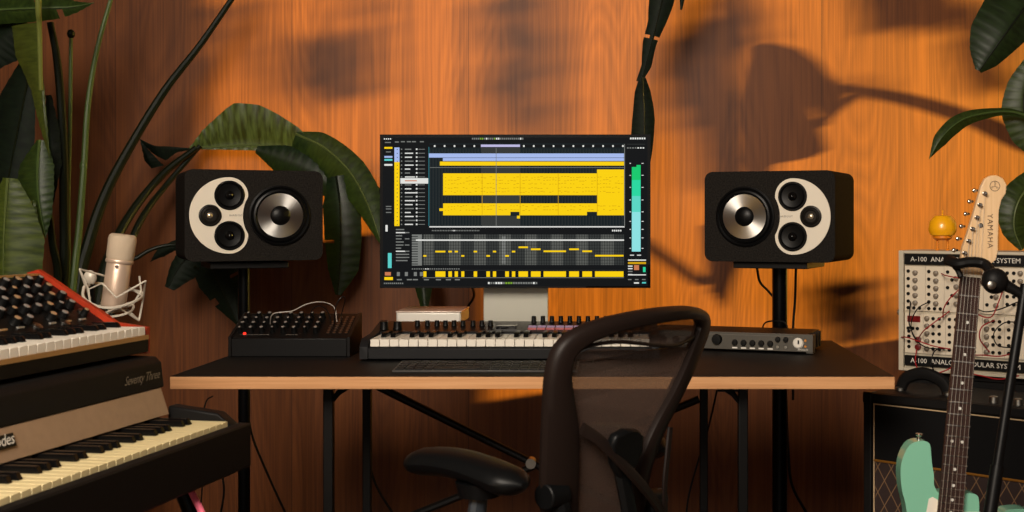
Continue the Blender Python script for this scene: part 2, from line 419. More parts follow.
# right meter
for y0, y1, k in ((167, 180, 'gr'), (180, 196, 'gr2'), (196, 212, 'gr3'), (212, 251.5, 'gr4')): ui(631.8, y0, 640.6, y1, k, 3)
ui(636.5, 165, 640.6, 167, 'gr', 3); ui(632, 151, 640.5, 163, 'bg', 3)
for y in (163, 175, 187, 199.6, 211.5, 221, 229, 237.5, 248): ui(629.5, y, 631, y+.7, 'w', 3); ui(641.5, y, 643.5, y+.7, 'w', 3)
for i in range(7): ui(627+i*2.6, 147.3, 628.6+i*2.6, 148.6, 'w' if i > 3 else 'g', 3)
ui(627, 144, 645, 144.5, 'dg', 3)
ui(630, 254.7, 634, 255.6, 'w', 3); ui(637, 254.7, 641, 255.6, 'w', 3)
ui(628, 259.5, 646, 260.7, 'w', 3); ui(628, 262, 646, 264, 'yd', 3)
for y in (265.5, 268, 270.8, 274): ui(628, y, 632.5, y+1.2, 'w' if y != 270.8 else 'g', 3)
ui(634, 265, 639, 270, 'or', 3); ui(643, 267, 645.5, 272, 'gr2', 3); ui(628, 274.3, 646, 275.3, 'w', 3)
for x in (628, 635, 642): ui(x, 279, x+3.5, 280, 'g', 3); 
ui(634, 282.2, 639, 283.6, 'w', 3); ui(642, 282, 646, 283.4, 'te', 3)
build(ub, 'screen_image', uim, disp)

# ------------------------------------------------------------------ loudspeakers
cabm = mat('speaker_textured_black', (55, 51, 47), .8, spec=.04, bump=.8, bscale=420, noise=.6, nscale=260)
ringm = mat('driver_black', (16, 16, 17), .35)
cone = mat('woofer_silver_cone', (196, 194, 190), .3, 1)
tg = cone.node_tree.nodes.new('ShaderNodeTangent'); tg.direction_type = 'RADIAL'; tg.axis = 'Y'
cone.node_tree.links.new(tg.outputs[0], cone.node_tree.nodes['Principled BSDF'].inputs['Tangent']); cone.node_tree.nodes['Principled BSDF'].inputs['Anisotropic'].default_value = .85
plate = mat('driver_plate_cream', (226, 216, 198), .5)
def speaker(loc, rz, mir, label):
    t = thing('studio_monitor_speaker', loc, rz, label, 'speaker', 'studio monitor speakers')
    M = rootmat(t); sx = -1 if mir else 1
    w, h, d = .386, .262, .27
    def rr(w, h, r, y):
        out = []
        for cx, cz, a0 in ((w/2-r, h-r, 0), (-w/2+r, h-r, 90), (-w/2+r, r, 180), (w/2-r, r, 270)):
            for k in range(7):
                a = R(a0+15*k); out.append(Vector((cx+r*math.cos(a), y, cz+r*math.sin(a))))
        return out
    b = MB(M); b.prism(rr(w, h, .024, 0), (0, d, 0), True); build(b, 'cabinet', cabm, t, bevel=.005, seg=3)
    f = -.001
    cz = .131
    # cream plate: a disc cut by the woofer
    Wc = (-.069*sx, cz)
    half_ = []
    for k in range(31):                       # right side of the outer circle, upper half
        a = R(90*k/30); half_.append((.073+.109*math.cos(a)-.001, .109*math.sin(a)))
    for k in range(1, 40):                    # round the upper midrange driver
        a = R(90+5*k); q = (.072+.0515*math.cos(a), .0575+.0515*math.sin(a))
        if math.hypot(q[0]+.069, q[1]) < .104: break
        half_.append(q)
    a1 = math.atan2(half_[-1][1], half_[-1][0]+.069)
    for k in range(1, 9): a = a1*(1-k/8); half_.append((-.069+.104*math.cos(a), .104*math.sin(a)))
    pl2 = half_+[(x, -z) for x, z in half_[1:-1]][::-1]
    poly = [(x*sx, z+cz) for x, z in pl2]
    b = MB(M); b.prism([(p[0], -.004, p[1]) for p in poly], (0, .005, 0)); pl = build(b, 'driver_plate', plate, t)
    b = MB(M); b.text('BAREFOOT', Matrix.Translation((.052*sx, -.0045, cz)) @ Matrix.Rotation(R(90), 4, 'X'), .0075, space=1.1)
    build(b, 'maker_name', mat('dark_print', (90, 84, 78), .6), pl)
    b = MB(M); o = (Wc[0], f, cz); ax = (0, -1, 0)
    b.lathe([(.0875, 0), (.0875, .005), (.083, .007), (.079, .004), (.075, .010), (.070, .0115), (.065, .007), (.063, .002)], o, ax, 48); wr = build(b, 'woofer_surround', ringm, t)
    b = MB(M); b.lathe([(.0645, .0095), (.061, .0092), (.048, .0045), (.034, .0022), (.030, .002)], o, ax, 48); wc = build(b, 'woofer_cone', cone, t)
    b = MB(M); b.lathe([(.033, .002), (.033, .0045), (.028, .010), (.018, .0145), (.008, .0165), (.001, .017)], o, ax, 32); build(b, 'dust_cap', ringm, t)
    for z in (cz+.0575, cz-.0575):
        o2 = (.072*sx, -.004, z)
        b = MB(M); b.lathe([(.042, 0), (.042, .003), (.040, .0045), (.037, .0045), (.034, .0015), (.031, .004), (.028, .0035), (.014, .0012)], o2, ax, 36); mr = build(b, 'midrange_driver', ringm, t)
        b = MB(M); b.lathe([(.013, .001), (.0125, .004), (.008, .010), (.003, .0135), (.0008, .014)], o2, ax, 20); build(b, 'phase_plug', mat('gloss_black', (20, 20, 20), .12, coat=.5), mr)
    o3 = (.125*sx, -.004, cz)
    b = MB(M); b.lathe([(.031, 0), (.031, .003), (.028, .0045), (.026, .0045), (.024, .002), (.019, .0045), (.016, .002), (.010, .002)], o3, ax, 36); tw = build(b, 'tweeter', mat('tweeter_grey', (58, 54, 50), .35, .4), t)
    b = MB(M); b.lathe([(.009, .001), (.008, .004), (.004, .006), (.0008, .0065)], o3, ax, 16); build(b, 'tweeter_dome', mat('tweeter_dome_metal', (200, 185, 160), .25, .8), tw)
    return t
speaker((.430, 3.525, .963), R(-22), False, 'black studio speaker with cream plate right of its woofer, right of the monitor')
speaker((-1.048, 3.53, .966), R(25), True, 'black studio speaker with cream plate left of its woofer, left of the monitor')
def stand(x, y, rz, r, label):
    t = thing('speaker_stand', (x, y, 0), rz, label, 'speaker stand', 'speaker stands behind the desk'); M = rootmat(t)
    b = MB(M); b.box((-.15, -.17, 0), (.15, .17, .012)); build(b, 'base_plate', black, t, bevel=.003)
    b = MB(M); b.cyl((0,0,.012), (0,0,.943), r, n=24); build(b, 'pole', blackm, t)
    b = MB(M); b.cyl((0,0,.6), (0,0,.66), r*1.15, n=24); build(b, 'collar', plastic, t)
    b = MB(M); b.box((-.11, -.115, .943), (.11, .115, .962)); build(b, 'top_plate', black, t, bevel=.002)
stand(.4795, 3.655, R(-22), .0225, 'black speaker stand rising behind the right half of the desk')
stand(-1.12, 3.66, R(25), .0175, 'black speaker stand rising behind the left end of the desk')
# ------------------------------------------------------------------ things on the desk
BLK = {1, 3, 6, 8, 10}
def keybed(t, M, n0, n1, x0, wd, y0, y1, z0, z1, kb, bw, bh, rev=1, m=None, start=0, front=.0, kmat=None, bmat=None):
    "white keys n0..n1 along local x, black keys between them"
    names = [0, 2, 4, 5, 7, 9, 11]
    for i in range(n0, n1):
        x = x0+(i-n0)*wd
        b = MB(M); b.box((x+.0006, y0, z0), (x+wd-.0006, y1, z1)); build(b, 'white_key', kmat or whitekey, t, bevel=.0008, seg=1)
        k = (i+start) % 7
        if i < n1-1 and k not in (2, 6):
            b = MB(M); xx = x+wd
            b.prism([(xx-bw/2, kb, z1), (xx-bw/2, kb+.006, z1+bh), (xx-bw/2, y1, z1+bh), (xx-bw/2, y1, z1)], (bw, 0, 0))
            build(b, 'black_key', bmat or mat('black_key_plastic', (20, 19, 19), .25), t, bevel=.0012, seg=1)
def knob(t, M, x, y, z, r, h, m, name='knob', ax=(0, 0, 1), mark=None, n=14):
    b = MB(M); b.lathe([(r*1.12, 0), (r, h*.25), (r*.9, h), (r*.6, h*1.02)], (x, y, z), ax, n); o = build(b, name, m, t)
    return o

# MIDI keyboard
KY0 = 2.99
t = thing('keyboard_controller', (W(514, 0, 3.1).x, 3.1, DZ), 0, 'long dark keyboard controller with white keys in the middle of the desk', 'keyboard')
M = Matrix.Identity(4)
xl = W(359.5, 0, KY0).x; xr = xl+.7334
greyp = mat('controller_dark_shell', (42, 42, 44), .5)
b = MB(); b.prism([(xl+.02, KY0, DZ+.004), (xl+.02, KY0, DZ+.030), (xl+.02, KY0+.012, DZ+.034), (xl+.02, KY0+.145, DZ+.034), (xl+.02, KY0+.15, DZ+.056), (xl+.02, KY0+.26, DZ+.074), (xl+.02, KY0+.262, DZ+.004)], (xr-xl-.04, 0, 0))
build(b, 'body', greyp, t, bevel=.002)
for x in (xl, xr-.02):
    b = MB(); b.prism([(x, KY0-.001, DZ+.004), (x, KY0-.001, DZ+.034), (x, KY0+.02, DZ+.052), (x, KY0+.13, DZ+.056), (x, KY0+.263, DZ+.078), (x, KY0+.264, DZ+.004)], (.02, 0, 0)); build(b, 'side_cheek', greyp, t, bevel=.002)
for x in (xl+.05, xr-.05):
    for y in (KY0+.03, KY0+.23):
        b = MB(); b.cyl((x, y, DZ), (x, y, DZ+.005), .012, n=10); build(b, 'rubber_foot', rubber, t)
b = MB(); b.prism([(xl+.021, KY0+.152, DZ+.0567), (xl+.021, KY0+.258, DZ+.0741), (xl+.021, KY0+.258, DZ+.0755), (xl+.021, KY0+.152, DZ+.058)], (xr-xl-.042, 0, 0)); build(b, 'control_panel', mat('controller_panel', (36, 30, 29), .35), t)
keybed(t, M, 0, 29, xl+.024, .0236, KY0+.008, KY0+.145, DZ+.034, DZ+.052, KY0+.055, .0125, .010)
pz = lambda y: DZ+.058+(y-KY0-.152)*.165
def kx(px, Y): return (px-CX)*Y/F
kblk = mat('knob_black', (20, 20, 20), .4)
for px in (383, 396.5): knob(t, M, kx(px, 3.15), 3.165, pz(3.165), .011, .02, kblk, 'wheel')
for px in (417.5, 427.5, 437, 445.5, 454, 463, 473, 482, 490.5): knob(t, M, kx(px, 3.2), 3.2, pz(3.2), .0065, .014, kblk)
b = MB(); x = kx(507, 3.19); b.box((x-.026, 3.165, pz(3.165)), (x+.026, 3.21, pz(3.21)+.001)); build(b, 'display', mat('screen_glass', (8, 8, 9), .12), t)
pads = [mat('pad_lilac', (130, 112, 140), .4, emit=(150, 110, 170), es=.06), mat('pad_pink', (160, 84, 84), .4, emit=(190, 80, 100), es=.06)]
for i in range(9):
    x = kx(533+i*9.1, 3.2)
    knob(t, M, x, 3.235, pz(3.235), .0065, .017, kblk, 'fader')
    b = MB(); b.box((x-.0105, 3.178, pz(3.178)+.0005), (x+.0105, 3.19, pz(3.19)+.004)); build(b, 'pad', pads[0], t)
    b = MB(); b.box((x-.0105, 3.158, pz(3.158)+.0005), (x+.0105, 3.171, pz(3.17)+.003)); build(b, 'pad', pads[1], t)
for i in range(3): knob(t, M, kx(622+i*10, 3.2), 3.2, pz(3.2), .0065, .014, kblk)

# computer keyboard
t = thing('computer_keyboard', (kx(470, 2.85), 2.83, DZ), 0, 'low dark computer keyboard at the desk front edge below the keyboard controller', 'keyboard')
kx0 = kx(392.5, 2.77)
b = MB(); b.prism([(kx0, 2.765, DZ), (kx0, 2.765, DZ+.005), (kx0, 2.885, DZ+.012), (kx0, 2.885, DZ)], (.42, 0, 0)); build(b, 'base', mat('keyboard_space_grey', (60, 58, 56), .4, .3), t, bevel=.001)
kc = mat('key_cap_black', (30, 29, 29), .45)
for r_ in range(5):
    for i in range(19):
        if r_ == 0 and 4 <= i <= 8: continue
        x = kx0+.006+i*.0216; y = 2.77+r_*.0228; z = DZ+.005+(y-2.765)*.0583
        b = MB(); b.box((x, y, z), (x+.0192, y+.0195, z+.0028)); build(b, 'key', kc, t)
b = MB(); b.box((kx0+.006+4*.0216, 2.77, DZ+.0053), (kx0+.006+9*.0216-.002, 2.7895, DZ+.0085)); build(b, 'space_bar', kc, t)

# small computer on its riser
t = thing('small_computer', (kx(430, 3.35), 3.4, DZ+.062), 0, 'small white and silver box computer below the left part of the monitor', 'computer')
x0, x1 = kx(396, 3.32), kx(461, 3.32)
b = MB(); b.box((x0, 3.32, DZ+.062), (x1, 3.5, DZ+.095)); build(b, 'case', mat('computer_silver', (215, 210, 200), .4, .1), t, bevel=.006, seg=3)
b = MB(); b.box((x0-.001, 3.319, DZ+.0925), (x1+.001, 3.501, DZ+.0975)); build(b, 'lid', mat('computer_lid', (225, 205, 190), .22, .4), t, bevel=.002)
b = MB(); b.box((x0+.01, 3.33, DZ), (x1-.01, 3.49, DZ+.062)); o = build(b, 'external_drive_box', black, None, bevel=.003); tag(o, 'black box on the desk carrying the small silver computer', 'drive')

# audio interface
AR = R(-20); fx, fy = kx(813, 3.13), 3.13
t = thing('audio_interface', (fx-.2265, fy+.0824, DZ), AR, 'black rack-width audio interface with knobs on the right half of the desk', 'audio interface'); M = rootmat(t)
iface = mat('interface_face', (74, 70, 63), .45, .2)
b = MB(M); b.box((-.223, .004, .006), (.223, .175, .05)); build(b, 'case', mat('interface_case', (26, 25, 25), .45, .3), t, bevel=.001)
b = MB(M); b.box((-.241, -.002, .006), (.241, .004, .051)); build(b, 'front_panel', iface, t, bevel=.0008)
b = MB(M); b.box((.223, .0, .002), (.241, .03, .049)); build(b, 'rack_ear', iface, t, bevel=.001)
for k in range(4):
    b = MB(M); b.box((.223, .04+k*.034, .008), (.232, .056+k*.034, .048)); build(b, 'side_fin', plastic, t)
for x in (-.2, .2):
    for y in (.03, .17): b = MB(M); b.cyl((x, y, 0), (x, y, .007), .01, n=10); build(b, 'foot', rubber, t)
Yx = (0, -1, 0)
def fk(x, z, r, h, m, nm='knob'): return knob(t, M, x, -.002, z, r, h, m, nm, Yx)
fk(-.215, .030, .006, .008, kblk, 'input_jack')
fk(-.012, .031, .013, .012, kblk)
for i in range(5):
    x = .036+i*.0235
    fk(x, .024, .0075, .007, kblk, 'gain_knob')
    b = MB(M); b.box((x-.007, -.0028, .009), (x+.007, -.0018, .0125)); build(b, 'button_label', white_ink, t)
for i in range(3): fk(-.09-.035*i, .027, .009, .006, kblk, 'input_jack')
for x in (.150, .171):
    fk(x, .036, .0065, .008, kblk); fk(x, .0165, .004, .002, steel, 'switch')
k1 = fk(.203, .028, .0125, .004, white_ink, 'level_dial'); b = MB(M); b.box((.2025, -.0065, .026), (.2065, -.006, .036)); build(b, 'dial_mark', kblk, k1)
fk(.222, .035, .003, .002, mat('amber_lamp', (190, 120, 40), .4, emit=(200, 110, 30), es=.05), 'lamp'); fk(.222, .02, .003, .002, MATS['amber_lamp'], 'lamp')
b = MB(M); b.text('APOLLO', Matrix.Translation((.215, -.0024, .0115)) @ Matrix.Rotation(R(90), 4, 'X'), .007); build(b, 'marking', white_ink, t)
b = MB(M); b.box((-.24, -.0028, .044), (.19, -.0018, .0448)); build(b, 'trim_line', mat('dim_print', (110, 104, 96), .6), t)
b = MB(); x0 = kx(735, 3.42); b.box((x0, 3.42, DZ+.0), (x0+.15, 3.49, DZ+.03)); b.box((x0+.01, 3.419, DZ+.012), (x0+.14, 3.421, DZ+.016))
o = build(b, 'network_switch', mat('dark_slate_box', (24, 24, 27), .4), None, bevel=.003); tag(o, 'slim black box behind the audio interface at the speaker stand', 'box')

# semi-modular synthesizer
t = thing('desktop_synthesizer', (kx(289, 3.12), 3.15, DZ), 0, 'black desktop synthesizer with small knobs and patch points at the left of the desk', 'synthesizer'); M = rootmat(t)
x0, x1 = kx(228, 3.08)-t.location.x, kx(350, 3.08)-t.location.x
b = MB(M); prof = [(-.07, 0), (-.07, .046), (-.055, .052), (.06, .098), (.075, .098), (.075, 0)]
b.prism([(x0+.008, y, z) for y, z in prof], (x1-x0-.016, 0, 0)); build(b, 'case', mat('synth_case_black', (20, 19, 19), .45), t, bevel=.002)
for x in (x0, x1-.008): b = MB(M); b.prism([(x, y, z+(.003 if z > .01 else 0)) for y, z in prof], (.008, 0, 0)); build(b, 'end_cheek', mat('ebony_wood', (26, 22, 20), .4), t, bevel=.001)
sl = Vector((0, .115, .046)).normalized(); nz = Vector((0, -sl.z, sl.y))
def pp(x, s): return Vector((x, -.053, .053))+sl*s
silk = mat('knob_cap_silver', (170, 165, 158), .35, .5)
rr_ = random.Random(5)
for r_, s in enumerate((.018, .045, .072, .100)):
    for i in range(8):
        x = x0+.02+i*.0275
        if x > x1-.09 and r_ != 1: pass
        o_ = pp(x, s); r0 = .0075 if (i+r_) % 3 else .0055
        k = knob(t, M, o_.x, o_.y, o_.z, r0, .014, kblk, 'knob', nz)
        q = o_+nz*.0143; b = MB(M); b.lathe([(r0*.55, 0), (r0*.55, .0012)], q, nz, 10); build(b, 'knob_cap', silk, k)
for c_ in range(4):
    for i in range(8):
        if c_ == 0 and i > 5: continue
        o_ = pp(x1-.062+c_*.0155, .012+i*.0125); b = MB(M); b.lathe([(.0042, 0), (.0042, .002), (.0025, .002)], o_, nz, 8); build(b, 'patch_jack', steel, t)
o_ = pp(x0+.035, .006); b = MB(M); b.lathe([(.004, 0), (.004, .003), (.001, .004)], o_, nz, 10); build(b, 'red_lamp', mat('red_lamp', (200, 30, 20), .4, emit=(255, 50, 35), es=1.4), t)
b = MB(M); b.k = 0
for xa, xb in ((x0+.025, x0+.10), (x0+.14, x0+.17)):
    p = pp(xa, .0); q = pp(xb, .0); b.add([p+nz*.0006, q+nz*.0006, q+nz*.0006+sl*.002, p+nz*.0006+sl*.002], [(0,1,2,3)], False)
build(b, 'panel_print', mat('dim_print', (110, 104, 96), .6), t)
grp = 'patch cables on the desktop synthesizer'
wcab = mat('cable_pale', (165, 155, 145), .5)
cable([W(270, 326, 3.16), W(273, 314, 3.12), W(292, 311, 3.12), W(307, 304, 3.12), W(322, 302, 3.14), W(334, 307, 3.16), W(337, 322, 3.155)], .0014, 'long pale patch cable arching over the desktop synthesizer', grp, wcab, name='patch_cable')
cable([W(310, 322, 3.16), W(312, 310, 3.13), W(320, 306, 3.13), W(328, 312, 3.14), W(331, 324, 3.15)], .0014, 'short dark patch cable beside the pale one on the desktop synthesizer', grp, name='patch_cable')
cable([W(334, 326, 3.15), W(336, 306, 3.13), W(342, 297, 3.13), W(345, 300, 3.13), W(341, 318, 3.16), W(344, 330, 3.14)], .0014, 'dark patch cable looping highest at the right end of the desktop synthesizer', grp, name='patch_cable')

# ------------------------------------------------------------------ electric piano, turned toward its player
PA = math.atan2(.987, .162)
t = thing('electric_piano', (-.738, 2.3, 0), PA, 'large black electric piano with tan name rail and yellowed keys at left', 'piano'); M = rootmat(t)
xN = -1.16
tan = mat('name_rail_tan', (150, 124, 100), .5, .15, noise=.06, nscale=60)
ivory = mat('aged_key', (228, 210, 160), .35)
# v = local +y (away from the player)
b = MB(M); b.box((xN-.03, -.008, .612), (.035, .60, .66)); b.box((xN-.03, .14, .66), (.0, .60, .80)); build(b, 'body', tolex, t, bevel=.004)
b = MB(M); b.box((xN-.03, -.034, .615), (.035, -.008, .699)); build(b, 'key_slip', mat('piano_black_vinyl', (24, 22, 21), .6), t, bevel=.004)
for x in (xN-.03, .003):
    b = MB(M); b.prism([(x, -.008, .66), (x, -.008, .697), (x, .02, .720), (x, .12, .732), (x, .12, .66)], (.032, 0, 0)); build(b, 'end_block', plastic, t, bevel=.004)
b = MB(M); b.cyl((.035, -.014, .655), (.040, -.014, .655), .009, n=14); build(b, 'side_screw', chrome, t)
b = MB(M); b.cyl((.035, -.014, .628), (.039, -.014, .628), .005, n=10); build(b, 'side_screw', chrome, t)
keybed(t, M, 0, 50, xN, .0232, -.004, .122, .675, .706, .045, .011, .011, start=3, kmat=ivory)
b = MB(M); b.prism([(xN, .109, .7185), (xN, .126, .768), (xN, .150, .768), (xN, .150, .7185)], (-xN-.01, 0, 0)); build(b, 'name_rail', tan, t, bevel=.001)
b = MB(M); b.prism([(xN-.03, .1245, .768), (xN-.03, .130, .815), (xN-.03, .142, .826), (xN-.03, .58, .83), (xN-.03, .60, .81), (xN-.03, .60, .768)], (-xN+.03, 0, 0)); ld = build(b, 'lid', mat('piano_lid_black', (26, 24, 23), .6, bump=.3, bscale=600), t, bevel=.003)
tv = Vector((0, .017, .0495)).normalized(); nv = Vector((1, 0, 0)).cross(tv)
def face(x, y, z, up, nrm):   # text matrix on a face seen from the player side
    r_ = Vector(up).cross(Vector(nrm)); m_ = Matrix((r_, up, nrm)).transposed().to_4x4(); m_.translation = Vector((x, y, z)); return m_
n_l = Vector((0, -.993, .116)).normalized(); u_l = Vector((0, .116, .993)).normalized()
b = MB(M); b.text('Seventy Three', face(-.075, .1262, .794, u_l, n_l), .0225, shear=.55, space=.9); build(b, 'script_marking', mat('dull_chrome_script', (120, 114, 106), .4, .4), ld)
n_r = Vector((0, -tv.z, tv.y)); 
pc = Vector((-.487, .1178, .7475))
b = MB(M); r_ = tv.cross(n_r)
for q in ((-.038, -.010, .038, .011),):
    P_ = [pc+r_*q[0]+tv*q[1]+n_r*.0022, pc+r_*q[2]+tv*q[1]+n_r*.0022, pc+r_*q[2]+tv*q[3]+n_r*.0022, pc+r_*q[0]+tv*q[3]+n_r*.0022]
b.prism(P_, -n_r*.002); pl = build(b, 'name_plate', black, t)
b = MB(M); b.text('Rhodes', face(*(pc+n_r*.0028+tv*.002), tv, n_r), .025, shear=.35, space=.92); build(b, 'plate_lettering', white_ink, pl)
for (x, y), (dx, dy) in (((-.08, .05), (.0, -.26)), ((-.10, .52), (.05, .05)), ((xN+.1, .05), (-.0, -.26)), ((xN+.1, .52), (-.05, .05))):
    b = MB(M); b.cyl((x, y, .612), (x+dx, y+dy, 0), .016, n=14); build(b, 'leg', blackm, t)

# pink rod under the piano
b = MB(); b.tube([W(186.5, 482, 2.19), W(203, 515, 2.15), W(224, 555, 2.1), Vector((-.60, 1.98, .0))], .006, 8)
o = build(b, 'pink_cable', mat('pink_rubber', (250, 120, 150), .4), None); tag(o, 'pink cable hanging slantwise beneath the electric piano', 'cable')

# ------------------------------------------------------------------ analog synthesizer on the piano
t = thing('analog_synthesizer', (-.896, 2.34, .83), PA, 'analog keyboard synthesizer with red wooden cheeks on top of the electric piano', 'synthesizer'); M = rootmat(t)
xS = -.80
cheek = wood('red_cheek_wood', (120, 34, 16), (160, 48, 24), (185, 62, 32), sx=(1, .1, 1), rough=.4)
prof = [(0, .0), (0, .050), (.03, .054), (.062, .058), (.076, .066), (.095, .078), (.14, .105), (.20, .142), (.228, .158), (.25, .152), (.262, .11), (.262, 0)]
def cheek_p(x, w_):
    b = MB(M); b.prism([(x, y, z) for y, z in prof], (w_, 0, 0)); build(b, 'side_cheek', cheek, t, bevel=.002)
cheek_p(-.012, .012); cheek_p(xS-.012, .012)
for x in (-.05, xS+.05):
    for y in (.03, .22): b = MB(M); b.cyl((x, y, -.0), (x, y, .006), .012, n=10); build(b, 'foot', rubber, t)
b = MB(M); b.box((xS, -.004, .004), (-.012, .26, .030)); build(b, 'base', mat('synth_case_black', (20, 19, 19), .45), t, bevel=.001)
b = MB(M); b.box((xS, -.006, .028), (-.014, -.003, .036)); build(b, 'front_strip', mat('brass_strip', (170, 130, 80), .45, .3), t)
keybed(t, M, 0, 33, xS+.012, .0232, -.004, .09, .036, .052, .034, .011, .010, kmat=mat('synth_white_key', (230, 222, 208), .35), start=0)
b = MB(M); b.prism([(xS, .074, .052), (xS, .088, .060), (xS, .222, .146), (xS, .250, .142), (xS, .250, .03), (xS, .09, .03)], (-.012-xS, 0, 0)); build(b, 'panel', mat('synth_panel_black', (26, 23, 21), .4), t, bevel=.001)
b = MB(M); b.box((xS, .222, .147), (-.012, .236, .151)); build(b, 'top_trim', mat('brass_strip', (170, 130, 80), .45, .3), t)
sl = Vector((0, .134, .086)).normalized(); nz = Vector((0, -sl.z, sl.y))
def sp(x, s): return Vector((x, .088, .0605))+sl*s
brassk = mat('knob_cap_brass', (200, 165, 125), .35, .5)
cnt = 0
for r_, s in enumerate((.026, .055, .084, .112, .138)):
    for i in range(13 if r_ != 4 else 12):
        x = -.045-i*.0335-(r_ % 2)*.008
        if r_ == 0 and i % 3 == 1: continue
        o_ = sp(x, s); r0 = .0095 if (i*3+r_) % 4 else .007
        k = knob(t, M, o_.x, o_.y, o_.z, r0, .013, kblk, 'knob', nz); cnt += 1
        b = MB(M); b.lathe([(r0*.62, 0), (r0*.62, .001), (r0*.3, .0016)], o_+nz*.0132, nz, 10); build(b, 'knob_cap', brassk if (i+r_) % 3 == 0 else silk, k)
for i, (x, s) in enumerate(((-.035, .035), (-.03, .07), (-.12, .012), (-.20, .012))):
    o_ = sp(x, s); b = MB(M)
    b.lathe([(.010, 0), (.010, .002), (.006, .003)], o_, nz, 14); build(b, 'jack_plate', steel, t)
for i in range(10):
    x = -.06-i*.045; o_ = sp(x, .012)
    b = MB(M); b.box((x-.012, o_.y-.001, o_.z), (x+.004, o_.y+.004, o_.z+.003)); build(b, 'rocker_switch', brassk if i % 2 else silk, t)

# ------------------------------------------------------------------ microphone in its shock mount
mp = W(124, 262, 2.62); ax = Vector((.13, .02, 1)).normalized()
t = thing('condenser_microphone', tuple(W(112, 300, 2.62)), 0, 'large pale condenser microphone standing behind the analog synthesizer', 'microphone')
o_ = W(113, 309, 2.62); mb_ = mat('microphone_nickel', (196, 172, 152), .38, .45)
b = MB(); b.lathe([(.018, 0), (.0245, .006), (.0255, .012), (.0255, .098), (.024, .101)], o_, ax, 28); build(b, 'body', mb_, t)
b = MB(); b.lathe([(.0275, .099), (.0285, .101), (.0285, .105), (.0275, .107)], o_, ax, 28); build(b, 'ring', mb_, t)
b = MB(); b.lathe([(.0265, .107), (.0282, .112), (.0290, .150), (.0275, .157), (.023, .161), (.004, .162)], o_, ax, 28); build(b, 'grille', mat('microphone_mesh', (205, 185, 160), .5, .3, bump=1.0, bscale=900), t)
b = MB(); b.lathe([(.0035, 0), (.0035, .002)], o_+ax*.092+Vector((.006, -.0255, 0)), (0.1, -1, 0), 10); build(b, 'switch', chrome, t)
t = thing('shock_mount', (mp.x-.02, 2.62, 0), 0, 'pale wire spider shock mount around the condenser microphone', 'microphone mount')
wm = mat('pale_wire', (205, 196, 180), .45, .2)
def zz(pts, r=.0022, nm='wire'):
    b = MB(); b.tube(pts, r, 6); build(b, nm, wm, t)
def rp(px, py, dy=0): return W(px, py, 2.62)+Vector((0, dy, 0))
zz([rp(92, 268, -.06), rp(98.5, 288, -.05), rp(112, 282, -.05), rp(127, 296, -.055), rp(149, 280.5, -.02)])
zz([rp(149, 280.5, -.02), rp(139.5, 300, .02), rp(139, 320.5, .0)])
zz([rp(92, 268, -.06), rp(108, 279, .03), rp(122, 290, .05), rp(136, 296, .03)])
zz([rp(92, 268, -.06), rp(91, 290, -.02), rp(87, 305, .03), rp(98, 312, -.03)])
zz([rp(132, 277, .04), rp(133, 292, .045), rp(127, 306, .03), rp(112, 311, -.03)])
zz([rp(139, 320.5, 0), rp(127, 306, -.045), rp(112, 314, -.05), rp(100, 300, -.05), rp(98.5, 288, -.05)])
zz([rp(139, 320.5, 0), rp(120, 311, .04), rp(104, 314, .04), rp(95, 303, .03)])
zz(bez([rp(90, 286, -.03), rp(95, 296, -.055), rp(110, 304, -.065), rp(127, 305.5, -.06), rp(141, 299.5, -.02), rp(133, 294, .05), rp(110, 290, .06), rp(93, 284, .03), rp(90, 286, -.03)], 6), .003, 'ring')
zz(bez([rp(95, 308, -.02), rp(108, 314, -.04), rp(122, 315, -.04), rp(134, 311, -.02), rp(124, 306, .045), rp(104, 304, .045), rp(95, 308, -.02)], 6), .0026, 'ring')
b = MB(); q = rp(90, 278); b.ball(q, .014, 14, 10, (1, .7, 1.2)); build(b, 'clamp_knob', wm, t)
b = MB(); b.tube([rp(90, 282), Vector((rp(84, 320).x, 2.66, rp(84, 320).z)), (rp(84, 320).x, 2.66, .02)], .009, 10); build(b, 'stand_pole', black, t)
b = MB(); b.lathe([(.13, 0), (.13, .012), (.03, .022), (.014, .03)], (rp(84, 320).x, 2.66, 0), (0,0,1), 28); build(b, 'stand_base', black, t)
# ------------------------------------------------------------------ office chair
fw = Vector((-.77, .64, 0)).normalized(); rt = Vector((.64, .77, 0)).normalized()
B0 = Vector((.005, 2.10, .70)); tl = R(12)
upv = (Vector((0,0,1))*math.cos(tl)-fw*math.sin(tl)).normalized(); nb = rt.cross(upv)   # nb points to the sitter or away
if nb.dot(fw) < 0: nb = -nb
def CP(px, py):
    P = RP(px, py, B0, nb)
    for _ in range(6):
        s_ = (P-B0).dot(rt)-.03; u_ = (P-B0).dot(upv)
        off = .9*s_*s_+.25*(u_-.0)**2
        P = RP(px, py, B0+nb*off, nb)
    return P
seat_c = B0+fw*.26; 
ch = thing('office_chair', (seat_c.x, seat_c.y, 0), math.atan2(fw.y, fw.x)-math.pi/2, 'dark mesh-backed office chair turned partly away in front of the desk', 'chair')
M = rootmat(ch)       # local +y = forward
frm = mat('chair_frame_bronze', (72*.62, 52*.62, 45*.62), .45, spec=.3)
chb = mat('chair_black', (15, 17, 19), .4)
outer = [(548,548),(543,525),(541,500),(541,470),(542.5,430),(544.5,395),(547,372),(553,352),(563,338),(578,328),(598,320),(622,314),(650,309),(675,306.5),(692,306.5),(703,310),(707.5,318),(706,331),(700,347),(691,370),(680,393),(668,417),(658,440),(650,463),(645,487),(641,512),(632,540),(610,555),(580,558)]
